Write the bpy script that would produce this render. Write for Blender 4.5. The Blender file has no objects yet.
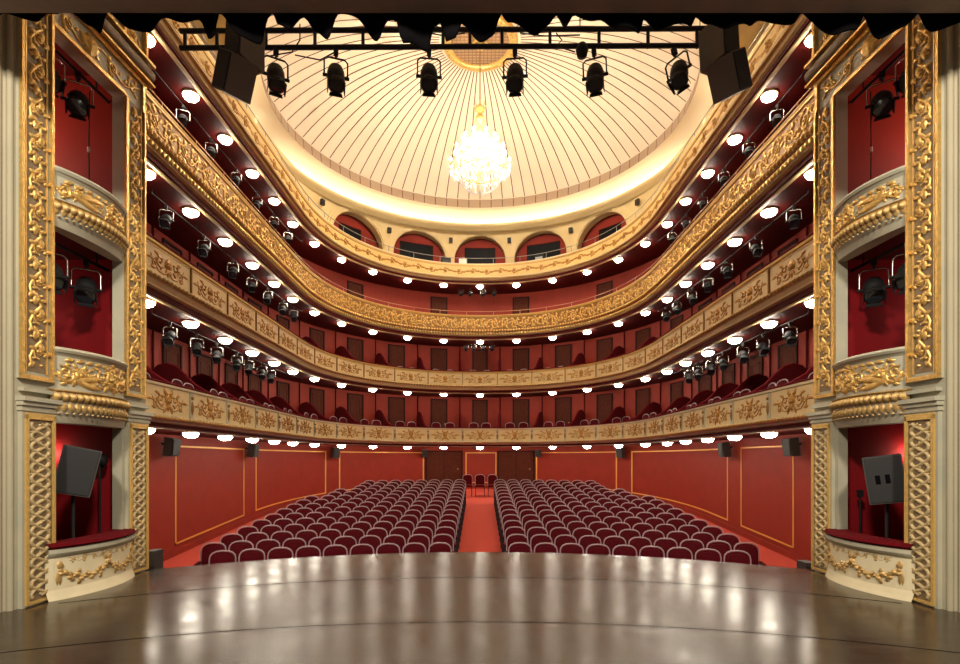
import bpy, math, random
from mathutils import Vector, Matrix
from math import pi, sin, cos, sqrt, atan2
random.seed(7)
scene = bpy.context.scene
COL = scene.collection
F = 530.0; CX = 480.0; HY = 460.0; CAMZ = 1.65
U = 25.97 / F            # one unit of lateral offset at the far parapet
D = 25.97
ORD = ['zeroth', 'first', 'second', 'third', 'fourth', 'fifth', 'sixth', 'seventh', 'eighth', 'ninth', 'tenth', 'eleventh', 'twelfth', 'thirteenth',
       'fourteenth', 'fifteenth', 'sixteenth', 'seventeenth', 'eighteenth', 'nineteenth', 'twentieth', 'twenty-first', 'twenty-second', 'twenty-third', 'twenty-fourth']

def at(x, y, d):
    """a measured direction turned into a point at a known distance"""
    return Vector(((x - CX) / F * d, d, CAMZ + (HY - y) / F * d))

# ------------------------------------------------------------------ materials
def srgb(r, g, b):
    f = lambda c: (c / 255) / 12.92 if c / 255 <= 0.04045 else ((c / 255 + 0.055) / 1.055) ** 2.4
    return (f(r), f(g), f(b), 1)

def mat(name, col, rough=0.6, metal=0.0, emit=None, strength=0, noise=0, nscale=8, bump=0, bscale=40, col2=None, spec=None, coat=0, sheen=0, trans=0, ntype='NOISE'):
    m = bpy.data.materials.new(name); m.use_nodes = True
    nt = m.node_tree; b = nt.nodes['Principled BSDF']
    c = col if len(col) == 4 else (*col, 1)
    b.inputs['Base Color'].default_value = c
    b.inputs['Roughness'].default_value = rough
    b.inputs['Metallic'].default_value = metal
    if spec is not None: b.inputs['Specular IOR Level'].default_value = spec
    if coat: b.inputs['Coat Weight'].default_value = coat
    if sheen: b.inputs['Sheen Weight'].default_value = sheen; b.inputs['Sheen Roughness'].default_value = .4
    if trans: b.inputs['Transmission Weight'].default_value = trans
    if emit:
        b.inputs['Emission Color'].default_value = emit if len(emit) == 4 else (*emit, 1)
        b.inputs['Emission Strength'].default_value = strength
    if noise or bump:
        tc = nt.nodes.new('ShaderNodeTexCoord')
        if noise:
            n = nt.nodes.new('ShaderNodeTexNoise'); n.inputs['Scale'].default_value = nscale; n.inputs['Detail'].default_value = 5
            nt.links.new(tc.outputs['Object'], n.inputs['Vector'])
            r = nt.nodes.new('ShaderNodeValToRGB')
            k = 1 - noise
            r.color_ramp.elements[0].position = .3; r.color_ramp.elements[1].position = .7
            r.color_ramp.elements[0].color = (*(col2[:3] if col2 else [c[i] * k for i in range(3)]), 1)
            r.color_ramp.elements[1].color = c
            nt.links.new(n.outputs['Fac'], r.inputs['Fac']); nt.links.new(r.outputs['Color'], b.inputs['Base Color'])
        if bump:
            n2 = nt.nodes.new('ShaderNodeTexNoise'); n2.inputs['Scale'].default_value = bscale; n2.inputs['Detail'].default_value = 4
            nt.links.new(tc.outputs['Object'], n2.inputs['Vector'])
            bp = nt.nodes.new('ShaderNodeBump'); bp.inputs['Strength'].default_value = bump; bp.inputs['Distance'].default_value = .02
            nt.links.new(n2.outputs['Fac'], bp.inputs['Height']); nt.links.new(bp.outputs['Normal'], b.inputs['Normal'])
    return m

M = {}
M['red'] = mat('red_wall_paint', srgb(140, 42, 26), .65, spec=.25, noise=.12, nscale=2.5, bump=.05, bscale=120)
M['crimson'] = mat('crimson_box_lining', srgb(150, 22, 30), .7, spec=.2, noise=.15, nscale=3)
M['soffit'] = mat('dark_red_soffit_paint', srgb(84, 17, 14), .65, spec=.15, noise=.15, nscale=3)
M['cream'] = mat('cream_paint', srgb(222, 208, 170), .55, noise=.08, nscale=6)
M['stone'] = mat('grey_green_cream_paint', srgb(186, 178, 152), .6, noise=.14, nscale=3, col2=srgb(168, 166, 146))
M['jamb'] = mat('beige_plaster', srgb(176, 166, 138), .7, noise=.1, nscale=2)
M['groove'] = mat('taupe_ornament_ground', srgb(138, 116, 84), .6, noise=.2, nscale=12)
M['gold'] = mat('gilding', srgb(238, 194, 112), .36, metal=.65, noise=.3, nscale=22, bump=.3, bscale=60)
M['goldm'] = mat('worn_gilding', srgb(208, 170, 104), .45, metal=.4, noise=.35, nscale=25, bump=.3, bscale=60)
M['antique'] = mat('antique_gilding', srgb(196, 142, 66), .42, metal=.45, noise=.45, nscale=22, bump=.3, bscale=60)
M['oldgold'] = mat('cream_gold_interlace', srgb(206, 182, 132), .5, metal=.15, noise=.3, nscale=25)
M['goldb'] = mat('bronze_gold_ground', srgb(158, 112, 50), .5, metal=.3, noise=.4, nscale=30)
M['paleg'] = mat('pale_gilding', srgb(224, 184, 104), .45, metal=.35, noise=.2, nscale=20)
M['goldline'] = mat('gold_paint_line', srgb(226, 160, 70), .45, metal=.2)
M['velvet'] = mat('dark_red_velvet', srgb(96, 8, 18), .85, spec=.08, noise=.25, nscale=30)
M['seatv'] = mat('burgundy_seat_velvet', srgb(80, 8, 18), .8, spec=.1, noise=.2, nscale=14)
M['seatf'] = mat('silver_pink_seat_frame', srgb(160, 132, 136), .45, metal=.1)
M['seatd'] = mat('dark_seat_iron', srgb(40, 26, 28), .5, metal=.3)
M['rail'] = mat('brass_rail_tube', srgb(180, 130, 100), .35, metal=.7)
M['steel'] = mat('grey_steel_tube', srgb(150, 150, 145), .35, metal=.8)
M['part'] = mat('dark_red_partition_cloth', srgb(74, 11, 13), .85, spec=.08, noise=.15, nscale=8)
M['carpet'] = mat('orange_red_carpet', srgb(190, 62, 42), .95, noise=.12, nscale=60, bump=.3, bscale=300)
M['door'] = mat('dark_brown_door_wood', srgb(84, 38, 24), .75, spec=.12, noise=.25, nscale=9)
M['doorf'] = mat('dark_door_frame', srgb(44, 16, 12), .7, spec=.15)
M['black'] = mat('black_metal', srgb(20, 19, 20), .75)
M['blackc'] = mat('black_cloth', srgb(10, 8, 10), .95, spec=.05)
M['spk'] = mat('black_speaker_paint', srgb(52, 46, 42), .6)
M['grille'] = mat('black_speaker_grille', srgb(22, 20, 20), .6)
M['silver'] = mat('polished_aluminium', srgb(190, 185, 175), .25, metal=1)
M['lens'] = mat('fixture_lens', srgb(60, 66, 74), .1, metal=.2, coat=.5)
M['beam'] = mat('dark_brown_beam', srgb(150, 134, 126), .8, noise=.1)
M['dome'] = mat('pale_cream_dome_plaster', srgb(232, 212, 182), .85, noise=.04, nscale=1.5)
M['riser'] = mat('shade_toned_dome_riser', srgb(158, 134, 110), .9)  # cream riser the cove leaves unlit; its shade is put into this taupe
M['cove'] = mat('white_cove_plaster', srgb(238, 222, 190), .8)
M['seam'] = mat('brown_seam', srgb(96, 62, 44), .8)
M['tier_gold'] = mat('golden_cream_tier_paint', srgb(220, 184, 112), .55, noise=.1, nscale=6)
M['tier_cream'] = mat('warm_cream_tier_paint', srgb(216, 190, 138), .55, noise=.1, nscale=6)
M['array'] = mat('brown_black_speaker_shell', srgb(92, 80, 70), .5)
M['wood'] = mat('arch_wall_cream', srgb(214, 188, 134), .65, noise=.06, nscale=3)
M['mesh'] = mat('perforated_vent_screen', srgb(172, 140, 108), .5, metal=.3)
M['night'] = mat('dark_projection_window', srgb(9, 8, 12), .5, spec=.15)
M['white'] = mat('white_paint', srgb(230, 225, 215), .5)
M['purple'] = mat('violet_wall', srgb(70, 44, 104), .6)
M['lampglow'] = mat('lit_opal_glass', (1, .9, .75), .4, emit=(1, .89, .72), strength=47)
M['bulb'] = mat('lit_candle_bulb', (1, .9, .75), .4, emit=(1, .90, .74), strength=1000)
M['covelight'] = mat('cove_light_strip', (1, .9, .75), .4, emit=(1, .88, .7), strength=6)
M['walllamp'] = mat('lit_wall_lamp', (1, .9, .75), .4, emit=(1, .7, .5), strength=40)
M['crystal'] = mat('cut_crystal', srgb(250, 246, 238), .12, trans=.35, emit=None)

def stage_mat():
    m = bpy.data.materials.new('dark_stage_boards'); m.use_nodes = True
    nt = m.node_tree; b = nt.nodes['Principled BSDF']; L = nt.links.new
    tc = nt.nodes.new('ShaderNodeTexCoord')
    mp = nt.nodes.new('ShaderNodeMapping'); L(tc.outputs['Object'], mp.inputs['Vector']); mp.inputs['Scale'].default_value = (.6, 6, 1)
    n = nt.nodes.new('ShaderNodeTexNoise'); n.inputs['Scale'].default_value = 2.2; n.inputs['Detail'].default_value = 4; L(mp.outputs[0], n.inputs['Vector'])
    r = nt.nodes.new('ShaderNodeValToRGB'); L(n.outputs['Fac'], r.inputs['Fac'])
    r.color_ramp.elements[0].position = .3; r.color_ramp.elements[0].color = srgb(44, 35, 27)
    r.color_ramp.elements[1].position = .75; r.color_ramp.elements[1].color = srgb(70, 57, 44)
    n3 = nt.nodes.new('ShaderNodeTexNoise'); n3.inputs['Scale'].default_value = 3.0; n3.inputs['Detail'].default_value = 2; n3.inputs['Roughness'].default_value = .5; L(tc.outputs['Object'], n3.inputs['Vector'])
    mr = nt.nodes.new('ShaderNodeMapRange'); L(n3.outputs['Fac'], mr.inputs['Value'])
    mr.inputs['From Min'].default_value = .3; mr.inputs['From Max'].default_value = .7; mr.inputs['To Min'].default_value = .17; mr.inputs['To Max'].default_value = .25
    L(mr.outputs[0], b.inputs['Roughness']); L(r.outputs['Color'], b.inputs['Base Color'])
    b.inputs['Specular IOR Level'].default_value = .38
    n2 = nt.nodes.new('ShaderNodeTexNoise'); n2.inputs['Scale'].default_value = 3.5; n2.inputs['Detail'].default_value = 1; L(mp.outputs[0], n2.inputs['Vector'])
    bp = nt.nodes.new('ShaderNodeBump'); bp.inputs['Strength'].default_value = .05; bp.inputs['Distance'].default_value = .003
    L(n2.outputs['Fac'], bp.inputs['Height'])
    b.inputs['Anisotropic'].default_value = 0.0
    return m
M['stage'] = stage_mat()

# ------------------------------------------------------------------ mesh builder
class MB:
    def __init__(s): s.v = []; s.f = []; s.sm = []; s.mi = []; s.cur = 0
    def add(s, vs, fs, smooth=False):
        o = len(s.v); s.v += [tuple(p) for p in vs]
        for f in fs: s.f.append(tuple(i + o for i in f)); s.sm.append(smooth); s.mi.append(s.cur)
    def box(s, x0, x1, y0, y1, z0, z1, fn=None):
        fn = fn or (lambda x, y, z: (x, y, z))
        vs = [fn(x, y, z) for z in (z0, z1) for y in (y0, y1) for x in (x0, x1)]
        s.add(vs, [(0, 2, 3, 1), (4, 5, 7, 6), (0, 1, 5, 4), (2, 6, 7, 3), (0, 4, 6, 2), (1, 3, 7, 5)])
    def tube(s, pts, r, n=6, cap=True, smooth=True):
        pts = [Vector(p) for p in pts]; rs = r if isinstance(r, (list, tuple)) else [r] * len(pts)
        rings = []; up = None
        for i, p in enumerate(pts):
            t = (pts[min(i + 1, len(pts) - 1)] - pts[max(i - 1, 0)])
            if t.length < 1e-9: t = Vector((0, 0, 1))
            t.normalize()
            if up is None:
                up = Vector((0, 0, 1)) if abs(t.z) < .9 else Vector((1, 0, 0))
            a = t.cross(up)
            if a.length < 1e-6: a = t.orthogonal()
            a.normalize(); b = a.cross(t).normalized(); up = b
            rings.append([p + a * cos(2 * pi * k / n) * rs[i] + b * sin(2 * pi * k / n) * rs[i] for k in range(n)])
        vs = [q for rg in rings for q in rg]; fs = []
        for i in range(len(rings) - 1):
            for k in range(n):
                fs.append((i * n + k, i * n + (k + 1) % n, (i + 1) * n + (k + 1) % n, (i + 1) * n + k))
        s.add(vs, fs, smooth)
        if cap: s.add(rings[0] + rings[-1], [tuple(range(n)), tuple(range(2 * n - 1, n - 1, -1))])
    def lathe(s, prof, c=(0, 0, 0), n=16, mtx=None, smooth=True):
        vs = []
        for r, z in prof:
            for k in range(n):
                p = Vector((r * cos(2 * pi * k / n), r * sin(2 * pi * k / n), z))
                if mtx: p = mtx @ p
                vs.append(p + Vector(c))
        fs = []
        for i in range(len(prof) - 1):
            for k in range(n): fs.append((i * n + k, i * n + (k + 1) % n, (i + 1) * n + (k + 1) % n, (i + 1) * n + k))
        s.add(vs, fs, smooth)
    def torus(s, c, R, r, n=24, m=6, axis='z'):
        vs = []; fs = []
        for i in range(n):
            a = 2 * pi * i / n
            for j in range(m):
                b = 2 * pi * j / m
                q = ((R + r * cos(b)) * cos(a), (R + r * cos(b)) * sin(a), r * sin(b))
                if axis == 'y': q = (q[0], q[2], q[1])
                vs.append((c[0] + q[0], c[1] + q[1], c[2] + q[2]))
                fs.append((i * m + j, ((i + 1) % n) * m + j, ((i + 1) % n) * m + (j + 1) % m, i * m + (j + 1) % m))
        s.add(vs, fs, True)
    def build(s, name, m, parent=None, kind=None, loc=None):
        me = bpy.data.meshes.new(name); me.from_pydata(s.v, [], s.f); me.update()
        ms = m if isinstance(m, list) else [m]
        for x in ms: me.materials.append(M[x] if isinstance(x, str) else x)
        me.polygons.foreach_set('use_smooth', s.sm)
        if len(ms) > 1: me.polygons.foreach_set('material_index', s.mi)
        o = bpy.data.objects.new(name, me); COL.objects.link(o)
        if parent: o.parent = parent
        if kind: o['kind'] = kind
        if loc is not None: o.location = loc
        return o

def tag(o, label, cat, group=None, kind=None):
    o['label'] = label; o['category'] = cat
    if group: o['group'] = group
    if kind: o['kind'] = kind
    return o
def thing(name, label, cat, loc=(0, 0, 0), rz=0, group=None):
    o = bpy.data.objects.new(name, None); COL.objects.link(o); o.location = loc; o.rotation_euler = (0, 0, rz)
    return tag(o, label, cat, group)
def struct(name, mb, m, label=None, parent=None):
    o = mb.build(name, m, parent)
    if not parent: o['kind'] = 'structure'
    if label: o['label'] = label; o['category'] = name.split('_')[0]
    return o
KIDS = {}
def dup(o, parent=None):
    c = o.copy(); COL.objects.link(c)
    if parent: c.parent = parent
    for ch in list(o.children): dup(ch, c)
    return c
def place(proto, first, loc, rot, label, group=None):
    o = proto if first else dup(proto)
    o.location = loc; o.rotation_euler = rot; o['label'] = label
    if group: o['group'] = group
    return o

# ------------------------------------------------------------------ the horseshoe plan
HA = 131 * U; YC = .73 * D; HB = .27 * D; NE = 2.15; Y0 = 8.1
def _base():
    pts = []
    for i in range(60): pts.append(Vector((-HA, Y0 + (YC - Y0) * i / 60, 0)))
    for i in range(241):
        t = pi / 2 - (pi / 2) * i / 240     # angle from the side to the far point
        x = HA * (abs(sin(t)) ** (2 / NE)); y = HB * (abs(cos(t)) ** (2 / NE))
        pts.append(Vector((-x, YC + y, 0)))
    half = pts
    return half + [Vector((-p.x, p.y, 0)) for p in reversed(half[:-1])]
_raw = _base()
# resample evenly
_cum = [0]
for a, b in zip(_raw, _raw[1:]): _cum.append(_cum[-1] + (b - a).length)
TOT = _cum[-1]; NS = 600; PL = []
j = 0
for i in range(NS + 1):
    s_ = TOT * i / NS
    while j < len(_cum) - 2 and _cum[j + 1] < s_: j += 1
    k = (s_ - _cum[j]) / max(_cum[j + 1] - _cum[j], 1e-9)
    PL.append(_raw[j].lerp(_raw[j + 1], min(max(k, 0), 1)))
NO = []
for i in range(NS + 1):
    t = (PL[min(i + 3, NS)] - PL[max(i - 3, 0)]).normalized()
    NO.append(Vector((-t.y, t.x, 0)))       # points outward (away from the pit)
SH = TOT / 2
def P(s, off, z):
    """s: metres along the parapet from its middle (negative on the left), off: metres behind it"""
    q = (s + SH) / TOT * NS; q = min(max(q, 0), NS); i = int(min(q, NS - 1)); k = q - i
    p = PL[i].lerp(PL[i + 1], k); n = NO[i].lerp(NO[i + 1], k).normalized()
    return Vector((p.x + n.x * off, p.y + n.y * off, z))
def heading(s):
    q = int(min(max((s + SH) / TOT * NS, 0), NS)); n = NO[q]
    return atan2(n.y, n.x)
def s_at_px(x, off):
    lo, hi = -SH, SH
    for _ in range(50):
        m_ = (lo + hi) / 2; p = P(m_, off, 0)
        if CX + p.x / p.y * F < x: lo = m_
        else: hi = m_
    return (lo + hi) / 2
PW = 1.705
DIV = [(.853 + PW * k) * sg for sg in (-1, 1) for k in range(0, 13) if .853 + PW * k < SH - .1]
DIV.sort()
EDG = [-SH] + DIV + [SH]
print('half length', SH, 'dividers', len(DIV))

def sweep(mb, prof, s0=-SH, s1=SH, n=None, closed=True, smooth=False, capends=True):
    n = n or max(2, int((s1 - s0) / .22))
    m = len(prof); vs = []
    for i in range(n + 1):
        s_ = s0 + (s1 - s0) * i / n
        for o, z in prof:
            vs.append(P(s_, o, z(s_) if callable(z) else z))
    fs = []
    for i in range(n):
        for k in range(m if closed else m - 1):
            fs.append((i * m + k, (i + 1) * m + k, (i + 1) * m + (k + 1) % m, i * m + (k + 1) % m))
    if closed and capends: fs += [tuple(range(m)), tuple(range(n * m, n * m + m))[::-1]]
    mb.add(vs, fs, smooth)

# ------------------------------------------------------------------ ornament in relief: u along, v up, w out of the face
def rtube(mb, fn, pts, r0, r1, n=4, h=1.0):
    L = len(pts); vs = []
    for i, (u, v) in enumerate(pts):
        a = pts[max(i - 1, 0)]; b = pts[min(i + 1, L - 1)]
        du, dv = b[0] - a[0], b[1] - a[1]; l = math.hypot(du, dv) or 1; nu, nv = -dv / l, du / l
        r = r0 + (r1 - r0) * i / (L - 1)
        for k in range(n + 1):
            t = pi * k / n
            vs.append(fn(u + nu * r * cos(t), v + nv * r * cos(t), r * sin(t) * h))
    fs = [(i * (n + 1) + k, (i + 1) * (n + 1) + k, (i + 1) * (n + 1) + k + 1, i * (n + 1) + k + 1) for i in range(L - 1) for k in range(n)]
    mb.add(vs, fs, True)
def leaf(mb, fn, u, v, ang, ln, wd, h=.03, bend=0, n=5):
    vs = []
    for i in range(n + 1):
        t = i / n; a = ang + bend * t
        cu = u + cos(ang + bend * t * .5) * ln * t; cv = v + sin(ang + bend * t * .5) * ln * t
        w = wd * (sin(pi * min(t * .92 + .05, 1)) ** .7); hh = h * sin(pi * min(t * .85 + .12, 1))
        nu, nv = -sin(a), cos(a)
        for q, z in ((-1, 0), (-.55, 1), (0, .55), (.55, 1), (1, 0)):
            vs.append(fn(cu + nu * w * q, cv + nv * w * q, hh * z))
    fs = [(i * 5 + k, (i + 1) * 5 + k, (i + 1) * 5 + k + 1, i * 5 + k + 1) for i in range(n) for k in range(4)]
    mb.add(vs, fs, True)
def boss(mb, fn, u, v, r, h=None, n=8, ru=None):
    h = h or r; ru = ru or r; vs = []
    for j in range(3):
        e = (0, .5, .85)[j] * pi / 2
        for k in range(n): vs.append(fn(u + ru * cos(e) * cos(2 * pi * k / n), v + r * cos(e) * sin(2 * pi * k / n), h * sin(e)))
    vs.append(fn(u, v, h)); fs = []
    for j in range(2):
        for k in range(n): fs.append((j * n + k, j * n + (k + 1) % n, (j + 1) * n + (k + 1) % n, (j + 1) * n + k))
    for k in range(n): fs.append((2 * n + k, 2 * n + (k + 1) % n, 3 * n))
    mb.add(vs, fs, True)
def spiral(cu, cv, R, a0, turns, sgn=1, n=18):
    out = []
    for i in range(n + 1):
        t = i / n; r = R * (1 - .82 * t); a = a0 + sgn * turns * 2 * pi * t
        out.append((cu + r * cos(a), cv + r * sin(a)))
    return out
def scroll(mb, fn, cu, cv, R, a0, turns, sg, r=.02, leaves=4):
    p = spiral(cu, cv, R, a0, turns, sg); rtube(mb, fn, p, r, r * .6, h=1.2)
    boss(mb, fn, p[-1][0], p[-1][1], r * 1.5, r * 1.8)
    for k in range(leaves):
        i = 1 + k * 3; a = a0 + sg * turns * 2 * pi * i / 18
        leaf(mb, fn, p[i][0], p[i][1], a + sg * .7, R * .55, R * .17, r * 1.5, bend=sg * .8)
def panel_orn(mb, fn, uc, v0, H, W, rich):
    """scrolls either side of a leafy vase, in a field W wide and H high"""
    c = v0 + H * .5; k = H / .5
    g = lambda u, v, w: fn(uc + u, v, w)
    for a in range(7):
        an = pi / 2 + (a - 3) * .42
        leaf(mb, g, 0, c - .02 * k, an, (.17 - .02 * abs(a - 3)) * k, .04 * k, .04 * k)
    for a in range(3): leaf(mb, g, 0, c - .03 * k, -pi / 2 + (a - 1) * .6, .16 * k, .035 * k, .03 * k)
    boss(mb, g, 0, c, .055 * k, .05 * k)
    for sg in (-1, 1):
        h = (lambda sg: lambda u, v, w: g(sg * u, v, w))(sg)
        a1 = W * (.16 if not rich else .15)
        scroll(mb, h, a1, c + .02 * k, .11 * k, -pi * .75, 1.25, 1, .016 * k)
        scroll(mb, h, a1 + .16 * k, c - .06 * k, .085 * k, pi * .8, 1.2, -1, .013 * k, 3)
        rtube(mb, h, [(0.03, c - .12 * k), (a1 * .6, c - .17 * k), (a1 + .06 * k, c - .15 * k), (a1 + .2 * k, c - .02 * k), (a1 + .27 * k, c + .08 * k)], .015 * k, .007 * k, h=1.2)
        leaf(mb, h, a1 + .22 * k, c, .3, min(.2 * k, W * .48 - a1 - .22 * k), .03 * k, .02 * k, bend=-.7)
        leaf(mb, h, a1 + .05 * k, c + .1 * k, .8, .14 * k, .03 * k, .025 * k, bend=-1)
        leaf(mb, h, a1 + .12 * k, c - .12 * k, -.5, .15 * k, .03 * k, .025 * k, bend=1)
        if rich:
            leaf(mb, h, .05 * k, c + .1 * k, .7, .16 * k, .03 * k, .03 * k, bend=.8)
            leaf(mb, h, .05 * k, c - .1 * k, -.6, .16 * k, .035 * k, .03 * k, bend=-.8)
            for q in range(3): boss(mb, h, (.04 + .035 * q) * k, c + (.14 - .03 * q) * k, .02 * k, .03 * k, 6)
def vine(mb, fn, u0, u1, vc, A, unit, r=.02, dens=3):
    """running scroll from u0 to u1"""
    n = max(1, round((u1 - u0) / unit)); un = (u1 - u0) / n
    pts = [(u0 + (u1 - u0) * i / (n * 8), vc + A * .55 * sin(pi * i / 8 + pi / 2)) for i in range(n * 8 + 1)]
    rtube(mb, fn, pts, r * .8, r * .8, n=3, h=1.2)
    for i in range(n):
        c = u0 + un * (i + .5); sg = 1 if i % 2 else -1
        scroll(mb, fn, c, vc + sg * A * .12, min(un * .42, A * .62), sg * pi / 2 * 1.0, 1.3, sg, r, 3)
        for q in range(dens):
            a = 2 * pi * q / dens + i
            leaf(mb, fn, c + cos(a) * un * .28, vc + sin(a) * A * .5, a + .6, A * .5, A * .13, r * 1.4, bend=.7, n=4)

# ------------------------------------------------------------------ floors
fz = lambda y: -1.23 + .083 * (y - 11.3)
mb = MB(); n = 40
mb.add([(x, y, fz(y) - dz) for dz in (0, .2) for y in (7.6, 28.4) for x in (-8.7, 8.7)],
       [(0, 1, 3, 2), (4, 6, 7, 5), (0, 4, 5, 1), (2, 3, 7, 6), (0, 2, 6, 4), (1, 5, 7, 3)])
struct('floor', mb, 'carpet')
# the raised rear cross aisle behind the last chairs is part of the same carpet
# stage with its curved front edge
mb = MB(); arc = []
for i in range(41):
    x = -4.93 + 9.86 * i / 40; R = (4.93 ** 2 + 1.5 ** 2) / 3.0
    arc.append((x, 9.5 - R + sqrt(R * R - x * x)))
top = [(-5.7, -7), (5.7, -7), (5.7, 5.2), (5.16, 5.8), (4.93, 8.0)] + [(-x, y) for x, y in arc[1:-1]][::1] + [(-4.93, 8.0), (-5.16, 5.8), (-5.7, 5.2)]
m_ = len(top)
mb.add([(x, y, 0) for x, y in top] + [(x, y, -1.45) for x, y in top],
       [tuple(range(m_)), tuple(range(2 * m_ - 1, m_ - 1, -1))] + [(i, i + m_, (i + 1) % m_ + m_, (i + 1) % m_) for i in range(m_)])
stage = struct('floor_stage', mb, 'stage')
# thin board joint across the stage where the apron begins
for nm, off, w in (('trim_1', 2.05, .012), ('trim_2', 4.1, .008)):
    mb = MB(); pts = []
    for x, y in arc:
        xx = x * (1.02 if off > 3 else .985)
        pts.append((xx, max(y - off + .15 * (x / 4.93) ** 2, 5.9 if False else -9), 0))
    vs = []; fs = []
    for i, p in enumerate(pts): vs += [(p[0], p[1] - w, .0015), (p[0], p[1] + w, .0015)]
    for i in range(len(pts) - 1): fs.append((2 * i, 2 * i + 2, 2 * i + 3, 2 * i + 1))
    mb.add(vs, fs); struct(nm, mb, 'blackc')

# ------------------------------------------------------------------ walls of the auditorium
WOFF = 39 * U
def wall_piece(name, s0, s1):
    mb = MB(); sweep(mb, [(WOFF, lambda s: -1.4), (WOFF, 10.45), (WOFF + .25, 10.45), (WOFF + .25, -1.4)], s0, s1)
    return struct(name, mb, 'red')
sA = -10.75; sB = 10.75
wall_piece('wall_left', -SH, sA); wall_piece('wall_back', sA, sB); wall_piece('wall_right', sB, SH)
# skirting
for nm, a, b in (('baseboard_left', -SH, sA), ('baseboard_back', sA, sB), ('baseboard_right', sB, SH)):
    mb = MB(); zf = lambda s, k: fz(P(s, WOFF, 0).y) + k
    sweep(mb, [(WOFF - .03, lambda s: zf(s, .0)), (WOFF - .03, lambda s: zf(s, .17)), (WOFF, lambda s: zf(s, .17)), (WOFF, lambda s: zf(s, 0))], a, b)
    struct(nm, mb, 'red')
# end walls behind the proscenium, closing both ends of the tiers
for sg, nm in ((-1, 'wall_left_end'), (1, 'wall_right_end')):
    mb = MB(); mb.box(sg * 5.12, sg * 8.75, 8.0, 8.1, -1.4, 13.6); struct(nm, mb, 'stone')

# gold line frames painted on the stalls wall
tn = 3
def gold_frame(xa, xb):
    global tn
    s0, s1 = s_at_px(xa, WOFF), s_at_px(xb, WOFF); w = .045
    zb = lambda s: fz(P(s, WOFF, 0).y) + .3
    mb = MB(); t = WOFF - .015
    sweep(mb, [(t, 2.05 - w), (t, 2.05), (WOFF, 2.05), (WOFF, 2.05 - w)], s0, s1)
    sweep(mb, [(t, lambda s: zb(s)), (t, lambda s: zb(s) + w), (WOFF, lambda s: zb(s) + w), (WOFF, lambda s: zb(s))], s0, s1)
    for a, b in ((s0, s0 + w), (s1 - w, s1)):
        sweep(mb, [(t, lambda s: zb(s)), (t, 2.05), (WOFF, 2.05), (WOFF, lambda s: zb(s))], a, b, n=1)
    struct('trim_%d' % tn, mb, 'goldline'); tn += 1
for xa, xb in ((175, 244), (255.5, 326), (339, 424), (536, 617), (631.5, 728), (741, 794)): gold_frame(xa, xb)
gold_frame(465.5, 496.5)

# ------------------------------------------------------------------ doors
dn = 1
def door(s, z0, h, w, dbl=False):
    global dn
    t = WOFF
    mb = MB(); sweep(mb, [(t - .02, z0), (t - .02, z0 + h), (t, z0 + h), (t, z0)], s - w / 2, s + w / 2, n=2)
    d = mb.build('door_%d' % dn, 'door'); d['kind'] = 'structure'; dn += 1
    mb = MB(); q = .06
    for a, b, c, e in ((s - w / 2 - q, s - w / 2, z0, z0 + h + q), (s + w / 2, s + w / 2 + q, z0, z0 + h + q), (s - w / 2, s + w / 2, z0 + h, z0 + h + q)):
        sweep(mb, [(t - .05, c), (t - .05, e), (t, e), (t, c)], a, b, n=2)
    if dbl: sweep(mb, [(t - .03, z0), (t - .03, z0 + h), (t, z0 + h), (t, z0)], s - .012, s + .012, n=1)
    mb.build('door_frame', 'doorf', d)
    mb = MB()
    for (va, vb) in ((.12, .45), (.52, .92)):
        for ua, ub in (((-.38, .38),) if not dbl else ((-.42, -.06), (.06, .42))):
            ua *= w; ub *= w
            for a, b, c, e in ((ua, ub, va * h, va * h + .03), (ua, ub, vb * h - .03, vb * h), (ua, ua + .03, va * h, vb * h), (ub - .03, ub, va * h, vb * h)):
                sweep(mb, [(t - .035, z0 + c), (t - .035, z0 + e), (t - .015, z0 + e), (t - .015, z0 + c)], s + a, s + b, n=1)
    mb.build('door_panel', 'door', d)
    mb = MB(); c = P(s + w * .4, t - .06, z0 + 1.05); mb.lathe([(.0, -.03), (.03, -.02), (.03, .02), (0, .03)], c, 8); mb.build('door_handle', 'goldm', d)
# stalls double doors
for x in (444, 516):
    s = s_at_px(x, WOFF); door(s, fz(P(s, WOFF, 0).y), 1.95, 1.4, True)

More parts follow.
